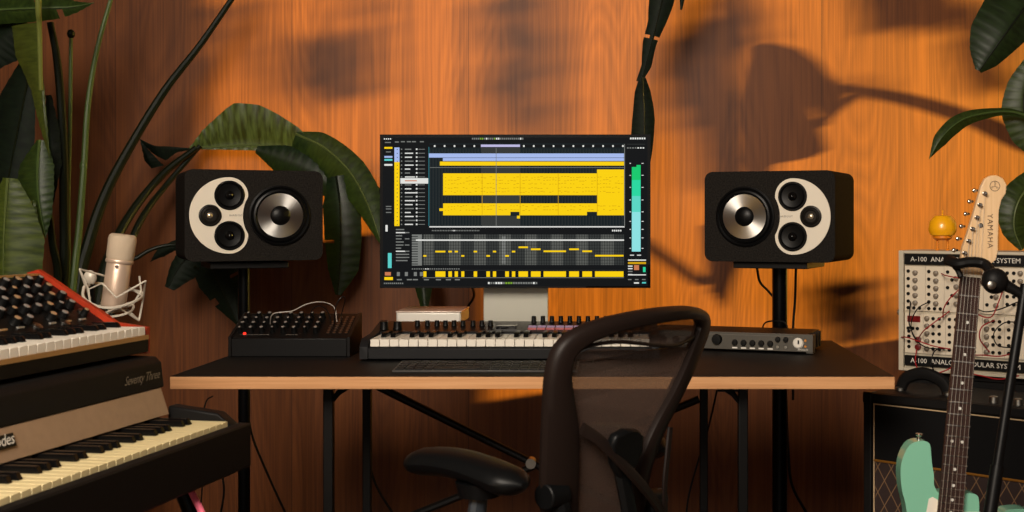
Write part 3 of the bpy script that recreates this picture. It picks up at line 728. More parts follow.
inner = [(578,540),(577,520),(576,500),(577,470),(577,432),(573,403),(569.5,380),(570,364),(575,353),(586,344),(602,336.5),(624,329.5),(650,324),(674,320),(686,319),(695,321),(697,326),(695,334),(689,350),(680,371),(670,392),(657,415),(646,437),(638,460),(633,485),(629,508),(621,528),(606,539),(590,543)]
def ringpath(pts, n=96):
    P = [CP(*p) for p in pts]; P = P+P[:1]
    q = [P[-2]]+P+[P[1]]; out = []
    for i in range(1, len(q)-2):
        for k in range(4):
            t = k/4; a, b, c, d = q[i-1:i+3]
            out.append(.5*((2*b)+(c-a)*t+(2*a-5*b+4*c-d)*t*t+(3*b-a-3*c+d)*t**3))
    return out
O_ = ringpath(outer); I_ = ringpath(inner); n = len(O_); k_ = 12
b = MB(); vs = []; fs = []
for i in range(n):
    c = (O_[i]+I_[i])/2; hw = (O_[i]-I_[i])/2
    for j in range(k_):
        a = 2*math.pi*j/k_; ca, sa = math.cos(a), math.sin(a)
        e = lambda v: math.copysign(abs(v)**.7, v)
        vs.append(c+hw*e(ca)+nb*(.014*e(sa)))
for i in range(n):
    for j in range(k_):
        i2 = (i+1) % n; j2 = (j+1) % k_
        fs.append((i*k_+j, i*k_+j2, i2*k_+j2, i2*k_+j))
b.add(vs, fs, True); build(b, 'back_frame', frm, ch)
def meshmat():
    m = bpy.data.materials.new('woven_chair_mesh'); m.use_nodes = True; N = m.node_tree.nodes; L = m.node_tree.links
    p = N['Principled BSDF']; p.inputs['Base Color'].default_value = (*lin((72, 56, 48)), 1); p.inputs['Roughness'].default_value = .7
    tr = N.new('ShaderNodeBsdfTransparent'); mx = N.new('ShaderNodeMixShader')
    tc = N.new('ShaderNodeTexCoord'); nz_ = N.new('ShaderNodeTexNoise'); nz_.inputs['Scale'].default_value = 700
    L.new(tc.outputs['Object'], nz_.inputs['Vector'])
    mr = N.new('ShaderNodeMapRange'); mr.inputs['To Min'].default_value = .72; mr.inputs['To Max'].default_value = .92; L.new(nz_.outputs['Fac'], mr.inputs['Value'])
    L.new(mr.outputs[0], mx.inputs[0]); L.new(tr.outputs[0], mx.inputs[1]); L.new(p.outputs[0], mx.inputs[2])
    L.new(mx.outputs[0], N['Material Output'].inputs['Surface']); return m
mm = meshmat()
# back mesh: upper strip above the hand slot, and the main panel below it
def panel(pts, name):
    P = [CP(*p) for p in pts]; b = MB(); tri = tessellate_polygon([P]); b.add([p+nb*.002 for p in P], [tuple(t) for t in tri], False)
    return build(b, name, mm, ch)
top_in = [(586,344),(602,336.5),(624,329.5),(650,324),(674,320),(686,319),(695,321),(697,326),(695,334)]
seam = [(689,343),(675,347),(655,346.5),(640,344.5),(622,343),(604,343.5),(592,347)]
low = [(588,350),(604,348.5),(622,350),(640,351),(655,350),(675,348),(689,344)]
panel(top_in+[(692,339)]+seam, 'back_mesh')
panel([(575,353),(584,352)]+low+[(695,334),(689,350),(680,371),(670,392),(657,415),(646,437),(638,460),(633,485),(629,508),(621,528),(606,539),(590,543),(578,540),(577,520),(576,500),(577,470),(577,432),(573,403),(569.5,380),(570,364)], 'back_mesh')
def ctube(pts, r, name, m=frm, off=0, flat=1.0, n=8):
    b = MB(); b.tube(bez([CP(*p[:2])+nb*(p[2] if len(p) > 2 else off) for p in pts], 6), r, n, flat, up=rt); return build(b, name, m, ch)
ctube([(574,354),(585,347),(604,343),(622,342),(640,343.5),(655,345),(675,345.5),(692,338),(700,332)], .0035, 'seam_cord')
# lumbar pad, spine and the forked support behind the mesh
b = MB(); lp = [(598,440),(602,430),(612,425),(625,425),(630,430),(629,445),(624,458),(617,470),(606,473),(600,460)]
b.prism([CP(*p)-nb*.016 for p in lp], -nb*.018); build(b, 'lumbar_pad', chb, ch, bevel=.006)
ctube([(577,426,-.012),(592,438,-.022),(612,462,-.034),(632,487,-.04),(648,515,-.045),(650,545,-.045)], .013, 'back_support', frm, flat=.45)
ctube([(665,425,-.012),(658,450,-.022),(650,480,-.034),(646,512,-.045)], .007, 'back_support', frm, flat=.5)
ctube([(612,465,-.02),(611,490,-.035),(610,520,-.05),(611,560,-.05)], .016, 'spine', chb, flat=.7)
# local helper in the chair frame
def L_(x, y, z): return M @ Vector((x, y, z))
pk = CP(556, 494)
b = MB(); b.cyl(pk-rt*.03, pk+rt*.012, .022, .025, n=24); build(b, 'tilt_pivot', chb, ch, bevel=.003)
pk2 = CP(652, 500)
b = MB(); b.cyl(pk2+rt*.026, pk2-rt*.012, .019, .021, n=20); build(b, 'tilt_pivot', chb, ch, bevel=.003)
# seat
def rring(w, d, r, y0, z, n=8):
    out = []
    for cx, cy, a0 in ((w/2-r, d-r, 0), (-w/2+r, d-r, 90), (-w/2+r, r, 180), (w/2-r, r, 270)):
        for k in range(n):
            a = R(a0+90*k/(n-1)); y = cy+r*math.sin(a); zz_ = z-.06*max(0, (y-d*.6)/(d*.4))**2+.02*(abs(cx+r*math.cos(a))/(w/2))**3
            out.append(L_(cx+r*math.cos(a), y0+y, zz_))
    return out
P = rring(.50, .46, .12, -.22, .445); b = MB(); b.tube(P+P[:2], .017, 10); build(b, 'seat_frame', frm, ch)
b = MB(); tri = tessellate_polygon([P]); b.add(P, [tuple(t) for t in tri]); build(b, 'seat_mesh', mm, ch)
b = MB(M); b.box((-.10, -.20, .33), (.10, .12, .40)); build(b, 'tilt_mechanism', chb, ch, bevel=.02)
b = MB(M); b.tube([(-.2, -.12, .40), (-.12, -.08, .375), (.12, -.08, .375), (.2, -.12, .40)], .018, 10); build(b, 'seat_support', chb, ch)
for s in (-1, 1):
    b = MB(); q = pk if s < 0 else pk2
    b.tube(bez([q, q+Vector((0,0,-.05)), L_(s*.21, -.16, .42), L_(s*.14, -.1, .39)], 5), .019, 10); build(b, 'yoke', chb, ch)
b = MB(M); b.cyl((0, 0, .12), (0, 0, .26), .028); b.cyl((0, 0, .26), (0, 0, .345), .018); build(b, 'gas_column', chb, ch)
b = MB(M); b.lathe([(.05, .085), (.05, .12), (.035, .135)], (0,0,0), (0,0,1), 20); build(b, 'base_hub', chb, ch)
for k in range(5):
    a = R(72*k+20); d = Vector((math.cos(a), math.sin(a), 0))
    b = MB(M); b.tube([d*.04+Vector((0,0,.108)), d*.18+Vector((0,0,.095)), d*.30+Vector((0,0,.068))], [.026, .02, .014], 8, .7); build(b, 'base_leg', chb, ch)
    b = MB(M); c = d*.305; pr = Vector((-d.y, d.x, 0)); b.cyl(c+Vector((0,0,.029))-pr*.022, c+Vector((0,0,.029))-pr*.004, .029, n=18); b.cyl(c+Vector((0,0,.029))+pr*.004, c+Vector((0,0,.029))+pr*.022, .029, n=18); b.cyl(c+Vector((0,0,.04)), c+Vector((0,0,.075)), .006, n=8)
    build(b, 'caster', rubber, ch)
def arm(s):
    if s < 0:
        a_, b_ = Vector((-.362, 2.13, .674)), Vector((-.150, 1.955, .660))
    else:
        a_ = M @ Vector((.25, .05, .655)); b_ = M @ Vector((.235, -.17, .645))
    side = Vector((0,0,1)).cross(b_-a_).normalized()
    pts = []; rr_ = []
    for i in range(15):
        t_ = i/14; p = a_.lerp(b_, t_)
        p.z += .010*math.sin(math.pi*min(1, t_*1.15))-.012*(1-t_)**3
        pts.append(p); e = min(t_, 1-t_)*14
        rr_.append((.024 if e > 2.5 else .024*math.sqrt(max(.04, 1-(1-e/2.5)**2))))
    # flattened sausage: wide across, thin in height
    b = MB(); b.tube(pts, rr_, 16, 1.75, up=(0,0,1)); build(b, 'arm_pad', chb, ch)
    m_ = a_.lerp(b_, .62)
    b = MB(); b.cyl(m_+Vector((0,0,-.036)), m_+Vector((0,0,-.012)), .034, .04, n=18); build(b, 'arm_pivot', chb, ch)
    q = L_(s*.255, -.06, .60)
    lowp = L_(s*.225, -.10, .42)
    b = MB(); b.tube([m_+Vector((0,0,-.03)), m_.lerp(lowp, .4)+Vector((0,0,-.05)), lowp], [.014, .017, .02], 10, 1.5, up=(0,0,1)); build(b, 'arm_post', mat('arm_post_grey', (48, 54, 60), .45), ch)
arm(-1); arm(1)

# ------------------------------------------------------------------ guitar amplifier
AM = R(-41); ax0 = Vector((.612, 3.07, 0)); du = Vector((math.cos(AM), math.sin(AM), 0)); dv = Vector((-du.y, du.x, 0))
cen = ax0+du*.35
amp = thing('guitar_amplifier', (cen.x, cen.y, 0), AM, 'black guitar amplifier with pale piping and diamond-pattern grille under the right end of the desk', 'amplifier'); M = rootmat(amp)
TZ = .652
w2 = .35
b = MB(M); b.box((-w2, .012, .06), (w2, .27, TZ)); build(b, 'cabinet', tolex, amp, bevel=.008)
b = MB(M); fr_ = .022
b.box((-w2, 0, .06), (-w2+fr_, .014, TZ)); b.box((w2-fr_, 0, .06), (w2, .014, TZ)); b.box((-w2+fr_, 0, TZ-fr_), (w2-fr_, .014, TZ)); b.box((-w2+fr_, 0, .06), (w2-fr_, .014, .06+fr_))
build(b, 'front_frame', tolex, amp, bevel=.003)
pip = mat('cream_piping', (190, 165, 130), .5)
xi, zt, zb = w2-.027, TZ-.027, .06+.027
b = MB(M); b.tube([(-xi, .006, zb), (-xi, .006, zt), (xi, .006, zt), (xi, .006, zb), (-xi, .006, zb)], .0022, 6); build(b, 'piping', pip, amp)
GZ = .485
b = MB(M); b.box((-xi, .008, GZ), (xi, .0125, zt)); build(b, 'upper_cloth', mat('amp_black_cloth', (15, 15, 17), .8), amp)
b = MB(M); b.tube([(-xi, .006, GZ), (xi, .006, GZ)], .003, 6); build(b, 'gold_strip', mat('gold_strip', (175, 120, 50), .35, .6), amp)
def grillemat():
    m = bpy.data.materials.new('diamond_grille'); m.use_nodes = True; N = m.node_tree.nodes; L = m.node_tree.links; p = N['Principled BSDF']; p.inputs['Roughness'].default_value = .8
    tc = N.new('ShaderNodeTexCoord'); sp_ = N.new('ShaderNodeSeparateXYZ'); L.new(tc.outputs['Object'], sp_.inputs[0])
    def mth(op, a, b_=None):
        n_ = N.new('ShaderNodeMath'); n_.operation = op
        for i, v in enumerate((a, b_)):
            if v is None: continue
            if isinstance(v, (int, float)): n_.inputs[i].default_value = v
            else: L.new(v, n_.inputs[i])
        return n_.outputs[0]
    xs = mth('MULTIPLY', sp_.outputs['X'], 27.0); zs = mth('MULTIPLY', sp_.outputs['Z'], 16.0)
    f1 = mth('FRACT', mth('ADD', mth('ADD', xs, zs), 50)); f2 = mth('FRACT', mth('ADD', mth('SUBTRACT', xs, zs), 50))
    l1 = mth('LESS_THAN', f1, .07); l2 = mth('LESS_THAN', f2, .07); l = mth('MAXIMUM', l1, l2)
    mx = N.new('ShaderNodeMix'); mx.data_type = 'RGBA'; L.new(l, mx.inputs['Factor']); mx.inputs['A'].default_value = (*lin((38, 22, 18)), 1); mx.inputs['B'].default_value = (*lin((112, 84, 56)), 1)
    L.new(mx.outputs['Result'], p.inputs['Base Color']); return m
b = MB(M); b.box((-xi, .008, zb), (xi, .0125, GZ)); build(b, 'grille_cloth', grillemat(), amp)
b = MB(M); hb = [(-.30, .10, TZ+.004), (-.285, .10, TZ+.03), (-.25, .10, TZ+.045), (-.22, .10, TZ+.045), (-.185, .10, TZ+.03), (-.17, .10, TZ+.004)]
b.tube(bez(hb, 6), .009, 8, 1.8, up=(0,1,0)); hd = build(b, 'handle', plastic, amp)
for x in (-.30, -.17): b = MB(M); b.lathe([(.013, 0), (.013, .006), (.008, .01)], (x, .10, TZ), (0,0,1), 14); build(b, 'handle_cap', steel, amp)
for x in (-.03, .03, .09, .15): b = MB(M); b.lathe([(.011, 0), (.010, .014), (.006, .016)], (x, .05, TZ), (0,0,1), 14); build(b, 'control_knob', steel if x < .06 else plastic, amp)
for x in (-.3, .3):
    for y in (.05, .22): b = MB(M); b.cyl((x, y, 0), (x, y, .062), .018, n=14); build(b, 'foot', rubber, amp)
for x in (-w2, w2):
    b = MB(M); s = 1 if x < 0 else -1
    b.box((x-.002 if s > 0 else x-.024, -.002, TZ-.026), (x+.024 if s > 0 else x+.002, .03, TZ+.002)); build(b, 'corner_guard', mat('corner_guard', (34, 32, 31), .35, .3), amp, bevel=.004)

# ------------------------------------------------------------------ patch-bay rack synthesizer
RA = R(-34); rf = W(898.5, 370, 3.36); du = Vector((math.cos(RA), math.sin(RA), 0)); dv = Vector((-du.y, du.x, 0))
RW, RH, RD = .50, .328, .16
cen = Vector((rf.x, rf.y, rf.z))+du*RW/2
rk = thing('modular_synthesizer', tuple(cen), RA, 'modular synthesizer rack of white panels and red patch leads behind the guitar neck', 'synthesizer'); M = rootmat(rk)
pan = mat('module_panel', (216, 203, 182), .5, .1); casem = mat('rack_case_grey', (188, 178, 158), .5)
b = MB(M); w2 = RW/2
b.box((-w2, .012, 0), (w2, RD, RH)); build(b, 'case', casem, rk, bevel=.002)
b = MB(M); e_ = .014
b.box((-w2, 0, 0), (-w2+e_, .014, RH)); b.box((w2-e_, 0, 0), (w2, .014, RH)); b.box((-w2+e_, 0, RH-.008), (w2-e_, .014, RH)); b.box((-w2+e_, 0, 0), (w2-e_, .014, .008)); build(b, 'front_frame', casem, rk, bevel=.001)
zt_, zb_ = RH-.010, .012; sh = .030
for z0, nm in ((RH-.008-sh, 'u'), (.014, 'd')):
    b = MB(M); b.box((-w2+e_+.002, .004, z0), (w2-e_-.002, .013, z0+sh-.002)); st = build(b, 'title_strip', black, rk)
    b = MB(M); b.text('A-100  ANALOG MODULAR SYSTEM', Matrix.Translation((-w2+e_+.019, .003, z0+sh*.48)) @ Matrix.Rotation(R(90), 4, 'X'), .0186, align='LEFT', space=1.0); build(b, 'strip_lettering', white_ink, st)
rows = ((.158+.005, RH-.042), (.048, .158))
jb = mat('jack_black', (18, 17, 17), .4); kg = mat('module_knob_grey', (120, 108, 94), .4)
rnd = random.Random(11); Ay = (0, -1, 0)
for ri, (z0, z1) in enumerate(rows):
    x = -w2+e_+.002; mi = 0
    widths = [.058, .052, .044, .062, .052, .056, .062, .052] if ri == 0 else [.052, .062, .048, .052, .058, .052, .062, .05]
    for wd in widths:
        x1 = min(x+wd, w2-e_-.002)
        b = MB(M); b.box((x+.0004, .006, z0+.001), (x1-.0004, .012, z1-.001)); mod = build(b, 'module', pan, rk)
        def jack(xx, zz_, c=jb):
            b = MB(M); b.lathe([(.0048, 0), (.0048, .003), (.0026, .0032)], (xx, .006, zz_), Ay, 8); build(b, 'jack', c, mod)
        def kn(xx, zz_, r=.0068):
            b = MB(M); b.lathe([(r, 0), (r*.95, .008), (r*.55, .0095)], (xx, .006, zz_), Ay, 10); build(b, 'knob', kg, mod)
        hz = (z1-z0)
        if ri == 0 and mi in (0, 1):
            for k in range(5): jack(x+.010, z1-.014-k*.0205); kn(x+.030, z1-.018-k*.0205)
            for k in range(3): jack(x+.010+k*.016, z0+.009)
        elif ri == 0 and mi in (2, 4, 6):
            for k in range(5): jack(x+.010+(k % 2)*.012, z1-.014-k*.021)
            for k in range(4): kn(x+.034, z1-.03-k*.023)
        elif ri == 1 and mi == 0:
            b = MB(M); b.box((x+.008, .003, z1-.024), (x+.044, .007, z1-.008)); build(b, 'red_display', mat('red_display', (120, 16, 18), .3), mod)
            for k in range(3): jack(x+.01+k*.013, z1-.042)
            for k in range(4): jack(x+.012, z0+.018+k*.014)
            for k in range(2): b = MB(M); b.lathe([(.0085, 0), (.008, .007), (.005, .008)], (x+.038, .006, z0+.018+k*.02), Ay, 14); build(b, 'knob', mat('red_knob', (110, 20, 22), .4), mod)
        else:
            for cx_ in range(2 if wd < .055 else 3):
                for k in range(5):
                    (kn if (cx_+mi) % 3 == 1 else jack)(x+.011+cx_*.017, z1-.013-k*.0205)
        x = x1; mi += 1
        if x >= w2-e_-.003: break
b = MB(M); b.box((-w2-.012, .05, .15), (-w2, .09, .158)); b.cyl((-w2-.024, .06, .154), (-w2, .06, .154), .008, n=12); build(b, 'case_latch', steel, rk)
def RK(px, py, off=0):
    p = RP(px, py, Vector((rf.x, rf.y, 0)), dv) ; return p-dv*(.004+off)
redc = mat('cable_red', (150, 18, 26), .45)
grp = 'patch leads on the modular synthesizer'
def lead(pts, m, lab): cable([RK(*p) for p in pts], .0017, lab, grp, m, name='patch_lead')
lead([(942,273.5,.0),(950,275,.03),(962,277,.04),(975,280,.02),(984,282,0)], redc, 'red patch lead running level from the upper row behind the guitar neck')
lead([(943.5,318,0),(948,308,.03),(955,298,.04),(962,289,.02),(968,280,0)], redc, 'red patch lead rising steeply beside the guitar neck')
lead([(902,337,0),(912,336.5,.03),(925,340,.04),(938,345,.03),(951,349,0)], redc, 'red patch lead crossing the lower row from the left edge')
lead([(919,338,0),(928,330,.03),(938,322,.03),(950,311,0)], redc, 'red patch lead slanting up from below the red display')
lead([(917,350,0),(920,362,.03),(927,370,.04),(940,372,.04),(955,366,.02),(960,352,0)], redc, 'red patch lead hanging below the rack edge left of the guitar neck')
lead([(975,302,0),(980,312,.03),(996,316,.04),(1003,300,.03),(1004,288,0)], redc, 'red patch lead making a U right of the guitar neck')
lead([(990,352,0),(984,338,.03),(986,326,.03),(995,320,.0)], redc, 'short curved red patch lead right of the guitar neck, lower row')
lead([(975,355,0),(988,354,.03),(1004,355,.03),(1018,352,0)], redc, 'red patch lead lying level along the lower row at right')
lead([(976,372,.04),(990,374,.05),(1006,377,.05),(1024,374,.04)], redc, 'red patch lead drooping under the lower title strip at right')
lead([(911,301.5,0),(913,310,.02),(915,322,.04),(918,334,.03),(920,342,0)], rubber, 'black patch lead dropping past the left of the red display')
lead([(929,302,0),(922,308,.03),(917,322,.04),(920,336,.04),(930,346,.03),(945,349,0)], rubber, 'black patch lead looping past the right of the red display')
lead([(944,348,0),(939,350,.03),(937,362,.04),(941,374,.03)], rubber, 'black patch lead bending down over the lower title strip')
lead([(1018,322,0),(1008,322,.03),(999,332,.04),(1003,344,.04),(1016,348,0)], rubber, 'black patch lead curling open to the right in the lower row')
lead([(976,308,0),(990,311,.03),(1005,308,.03),(1018,302,0)], rubber, 'black patch lead sagging across the middle at right')
# stand under the rack
sz = rf.z; b = MB(M); Mi_ = None
cs = thing('equipment_case', (cen.x, cen.y, 0), RA, 'black case behind the amplifier carrying the modular synthesizer rack', 'case'); M2 = rootmat(cs)
b = MB(M2); b.box((-.24, .035, 0), (.24, .36, sz-.006)); build(b, 'body', tolex, cs, bevel=.006)
b = MB(M2); b.box((-.245, .030, sz-.02), (.245, .365, sz)); build(b, 'lid', tolex, cs, bevel=.003)

# small yellow toy on top of the rack
q = RP(942.5, 248, Vector((rf.x, rf.y, 0))+dv*.07, dv); tz = rf.z+RH
ty = thing('toy_figurine', (q.x, q.y, tz), R(-20), 'small round yellow toy figure on top of the modular synthesizer', 'figurine'); M = rootmat(ty)
yel = mat('yellow_lacquer', (250, 176, 16), .3, coat=.3); yo = mat('yellow_orange_lacquer', (226, 130, 22), .35)
hgt = lambda py: CZ-(py-CY)*q.y/F-tz
s_ = q.y/F
b = MB(M); b.lathe([(.001, hgt(214.8)), (8*s_, hgt(216)), (12.6*s_, hgt(221)), (13.9*s_, hgt(228)), (13.4*s_, hgt(232)), (11.5*s_, hgt(235.3)), (.001, hgt(236))], (0,0,0), (0,0,1), 32); build(b, 'head', yel, ty)
b = MB(M); b.lathe([(8.8*s_, hgt(236.5)), (9.6*s_, hgt(235.5)), (9.6*s_, hgt(238)), (7*s_, hgt(239.8)), (3*s_, hgt(240.3))], (0,0,0), (0,0,1), 28); build(b, 'body', yo, ty)
for x in (-5*s_, 5*s_):
    b = MB(M); b.cyl((x, 0, .0), (x, 0, hgt(239.5)), 1.15*s_, n=12); build(b, 'leg', yo, ty)
    b = MB(M); b.lathe([(1.9*s_, 0), (1.9*s_, .002), (1.1*s_, .004)], (x, 0, 0), (0,0,1), 12); build(b, 'foot', yo, ty)
b = MB(M); b.cyl((0, 0, hgt(216)), (0, 0, hgt(210)), .8*s_, .5*s_, n=8); build(b, 'stalk', yel, ty)

# ------------------------------------------------------------------ electric guitar
S = 506.0      # photo px per metre on the guitar plane
GY = F/S       # distance at which that holds
nut = W(970.8, 277, GY); axd = Vector((21.3, 228)).normalized()    # image direction neck -> up is (-,...)
up_ = Vector((axd.x, -axd.y))                                       # px direction pointing up the neck
rt_ = Vector((axd.y, axd.x))                                        # px direction to the right, square to it
lean = R(1.5); roll = math.atan2(axd.x, axd.y)
G = Matrix.Translation(nut) @ Matrix.Rotation(lean, 4, 'X').inverted() @ Matrix.Rotation(roll, 4, 'Y')
def g2(px, py, y=0):
    "photo px -> guitar local coordinates (x right, y depth, z up the neck)"
    d = Vector((px-970.8, py-277)); return Vector((d.dot(rt_)/S, y, d.dot(up_)/S))
gz = (G @ Vector((0, 0, -.83))).z
foot = G @ Vector((0, 0, -.83))
gt = thing('electric_guitar', (foot.x, foot.y, max(gz, .02)), 0, 'sea-green electric guitar with maple headstock held upright at right', 'guitar')
maple = wood('maple_neck', (196, 160, 118), (214, 180, 138), (226, 196, 158), rough=.35, ring=.2)
rosew = wood('rosewood', (38, 23, 19), (54, 33, 27), (72, 46, 36), rough=.5, ring=.2)
seaf = mat('sea_green_lacquer', (122, 184, 158), .22, coat=.5)
hs = [(959.8,277),(961,262),(963,247),(968,233),(974,214),(978.7,198),(982,186),(986,178.5),(991,175.6),(997,175),(1003.5,177.8),(1007.5,184.6),(1006.8,193),(1002.2,200),(999.6,210),(998.8,232),(998.3,252),(996,260),(989,266),(983.5,271),(982.2,277)]
b = MB(G); b.prism([g2(*p) for p in hs], (0, .014, 0)); hd = build(b, 'headstock', maple, gt, bevel=.0015)
# neck with fretboard
def half(z): return .0205+(.0255-.0205)*min(1, -z/.45)
b = MB(G); ks = [0, -.1, -.2, -.3, -.4, -.47]
vs = []; fs = []
for z in ks:
    h = half(z)
    for j in range(9):
        a = math.pi*j/8; vs.append((h*math.cos(a), .004+.018*math.sin(a), z))
for i in range(len(ks)-1):
    for j in range(8): fs.append((i*9+j, i*9+j+1, (i+1)*9+j+1, (i+1)*9+j))
    fs.append((i*9+8, i*9, (i+1)*9, (i+1)*9+8))
fs.append(tuple(range(9))); fs.append(tuple((len(ks)-1)*9+j for j in range(9))[::-1])
b.add(vs, fs, True); build(b, 'neck', maple, gt)
b = MB(G); b.prism([(-.0205, -.003, 0), (.0195, -.003, 0), (.0238, -.003, -.475), (-.0258, -.003, -.475)], (0, .007, 0)); fb = build(b, 'fretboard', rosew, gt)
b = MB(G); b.box((-.0212, -.0055, 0), (.0212, .003, .005)); build(b, 'nut', mat('bone_nut', (215, 205, 185), .4), gt)
SC = .669
for k in range(1, 22):
    z = -SC*(1-2**(-k/12)); h = half(z)
    b = MB(G); b.box((-h+.0005, -.0045, z-.0011), (h-.0005, -.003, z+.0011)); build(b, 'fret', chrome, fb)
pearl = mat('pearl_dot', (205, 205, 200), .3)
for k in (3, 5, 7, 9, 12, 15, 17, 19, 21):
    z = -SC*(1-2**(-(k-.5)/12))
    for x in ((-.010, .010) if k == 12 else (0,)):
        b = MB(G); b.lathe([(.0031, 0), (.0031, .0004)], (x, -.003, z), (0,-1,0), 12); build(b, 'inlay_dot', pearl, fb)
# body
bo = [(938,489.5),(934.5,482),(931.4,472),(929.3,459),(928.6,448),(927.2,441),(922,438.5),(914,439),(908,442),(903,449),(899.3,459),(898,472),(899.5,488),(902.5,500),(904.5,515),(904,535),(898,560),(889,590),(885,620),(890,655),(908,680),(940,693),(980,690),(1015,672),(1034,640),(1036,608),(1028,580),(1022,558),(1027,538),(1036,524),(1036,512),(1026,506.5),(1012,506.5),(1004,509),(1000,518),(995,530),(986,535),(980,525),(979.5,500),(977.5,492.5),(970,490.5),(955,490)]
pts = bez([g2(p[0]+3*(p[0] < 932), p[1]+3, .014) for p in bo]+[g2(bo[0][0], bo[0][1]+3, .014)], 3)[:-1]
b = MB(G); b.prism(pts, (0, .042, 0), True); build(b, 'body', seaf, gt, bevel=.009, seg=4)
pgp = [(929,499),(933,497),(938,500),(941,512),(980,512),(984,530),(996,545),(1000,575),(996,600),(1008,625),(1008,655),(995,668),(978,650),(958,620),(930,600),(912,575),(914,550),(924,525)]
b = MB(G); b.prism([g2(*p, .0125) for p in pgp], (0, .002, 0)); pg = build(b, 'pickguard', mat('pickguard_white', (222, 216, 204), .35), gt)
for z in (-.50, -.555, -.61):
    b = MB(G); b.box((-.035, .006, z-.009), (.035, .0125, z+.009)); build(b, 'pickup', whitep, gt, bevel=.002)
b = MB(G); b.box((-.036, .004, -.675), (.036, .0135, -.645)); build(b, 'bridge', chrome, gt, bevel=.002)
strap = g2(922, 440.5, .035)
b = MB(G); b.lathe([(.004, -.004), (.004, .004), (.0075, .007), (.0075, .010), (.003, .011)], strap, (0, 0, 1), 14); build(b, 'strap_button', chrome, gt)
# tuners and strings
post = [(985,193.5),(980,205),(977,217.5),(972.5,229),(968.6,241),(964.5,253)]
edge = [(980.5,190),(975.5,201),(971.5,213.5),(967,226),(963.5,238.5),(959.5,250)]
for i, (p, e) in enumerate(zip(post, edge)):
    q = g2(*p, 0)
    b = MB(G); b.lathe([(.0050, 0), (.0045, .002), (.0028, .003), (.0028, .009), (.0034, .010), (.002, .011)], q, (0,-1,0), 14); tp = build(b, 'tuning_peg', chrome, gt)
    e3 = g2(e[0]-1.6, e[1]+.4, .012); b = MB(G); b.tube([g2(*e, .010), e3], .0022, 6); b.ball(e3+Vector((-.004,0,0)), .0048, 12, 8, (1, .6, .9)); build(b, 'tuner_button', chrome, tp)
    xs = -.0165+i*.0066; xs = xs if True else xs
    xi_ = .0165-(5-i)*.0066
    x_n = -.0165+(5-i)*.0066; x_b = x_n*1.45
    r = .0006-.00006*(5-i)
    q2 = g2(*post[i], -.006)
    b = MB(G); b.tube([q2, (x_n, -.006, .002), (x_b, -.0075 , -.655)], max(.00035, r), 5); build(b, 'string', mat('string_steel', (190, 182, 170), .3, .8), gt)
q = g2(993, 217, 0); b = MB(G); b.lathe([(.005, 0), (.005, .001), (.0035, .002)], g2(981, 225.5, 0), (0,-1,0), 10); build(b, 'string_tree', chrome, gt)
ink = mat('headstock_print', (84, 62, 42), .6)
# lettering reads down the neck
c = g2(990.3, 231, -.0006)
T = Matrix.Translation(c) @ Matrix.Rotation(R(90), 4, 'X') @ Matrix.Rotation(R(-85), 4, 'Z')
b = MB(G); b.text('YAMAHA', T, .0155, space=1.12); build(b, 'headstock_lettering', ink, hd)
c = g2(995.5, 186, -.0006); b = MB(G)
def ringflat(r0, r1, n=32):
    vs = []; fs = []
    for i in range(n):
        a = 2*math.pi*i/n
        vs += [(c.x+r0*math.cos(a), c.y, c.z+r0*math.sin(a)), (c.x+r1*math.cos(a), c.y, c.z+r1*math.sin(a))]
    for i in range(n): k = (i+1) % n; fs.append((2*i, 2*k, 2*k+1, 2*i+1))
    b.add(vs, fs, False)
ringflat(.0092, .0104)
for k in range(3):
    a = R(90+120*k); d = Vector((math.cos(a), 0, math.sin(a))); p = Vector((-d.z, 0, d.x))
    b.add([c-p*.0005, c+p*.0005, c+p*.0005+d*.0035, c-p*.0005+d*.0035], [(0,1,2,3)], False)
    for s in (-1, 1): b.add([c+d*.0035+p*s*.0006, c+d*.0035+p*s*.0014, c+d*.0085+p*s*.0014, c+d*.0085+p*s*.0006], [(0,1,2,3)], False)
build(b, 'headstock_emblem', ink, hd)

# ------------------------------------------------------------------ stand that grips the guitar neck
pb, pt = W(989, 520, 2.25), W(1023, 300, 2.33)
dirp = (pt-pb).normalized(); base_ = pb+dirp*(-pb.z/dirp.z)
gs = thing('guitar_stand', (base_.x, base_.y, 0), 0, 'black tubular stand with a padded grip around the guitar neck', 'guitar stand')
b = MB(); b.tube([base_+dirp*.05, pb+dirp*.10], .0125, 14); b.tube([pb+dirp*.09, pt+dirp*.03], .0095, 14); build(b, 'pole', mat('stand_gloss_black', (16, 16, 18), .4), gs)
b = MB(); q = W(984, 278, 2.34); b.tube([W(1040, 306, 2.33), W(1016, 291, 2.335), W(1000, 282, 2.34), q], [.010, .010, .013, .016], 12); build(b, 'arm', black, gs)
b = MB(); q = W(995, 281, 2.335); b.ball(q, .024, 18, 12, (1.05, .9, 1.05)); build(b, 'arm_joint', plastic, gs)
b = MB(); q = W(991, 285, 2.31); b.lathe([(.008, 0), (.008, .006), (.004, .008)], q, (0, -1, 0), 12); build(b, 'joint_screw', steel, gs)
b = MB(); b.tube(bez([W(992, 272, 2.345), W(984, 263, 2.365), W(970, 261.5, 2.365), W(958, 262, 2.37), W(949, 260, 2.40)], 5), [.012]*6+[.010]*6+[.011]*6+[.012]*3, 10) if False else b.tube(bez([W(992, 273, 2.345), W(984, 264, 2.37), W(970, 262, 2.375), W(958, 263.5, 2.38), W(948.5, 260, 2.41)], 5), .0105, 10, 1.2)
build(b, 'neck_grip', plastic, gs)
b = MB(); b.tube([W(949, 260, 2.41), W(958, 270, 2.395), W(961, 277, 2.39)], .006, 8); build(b, 'grip_pad', rubber, gs)
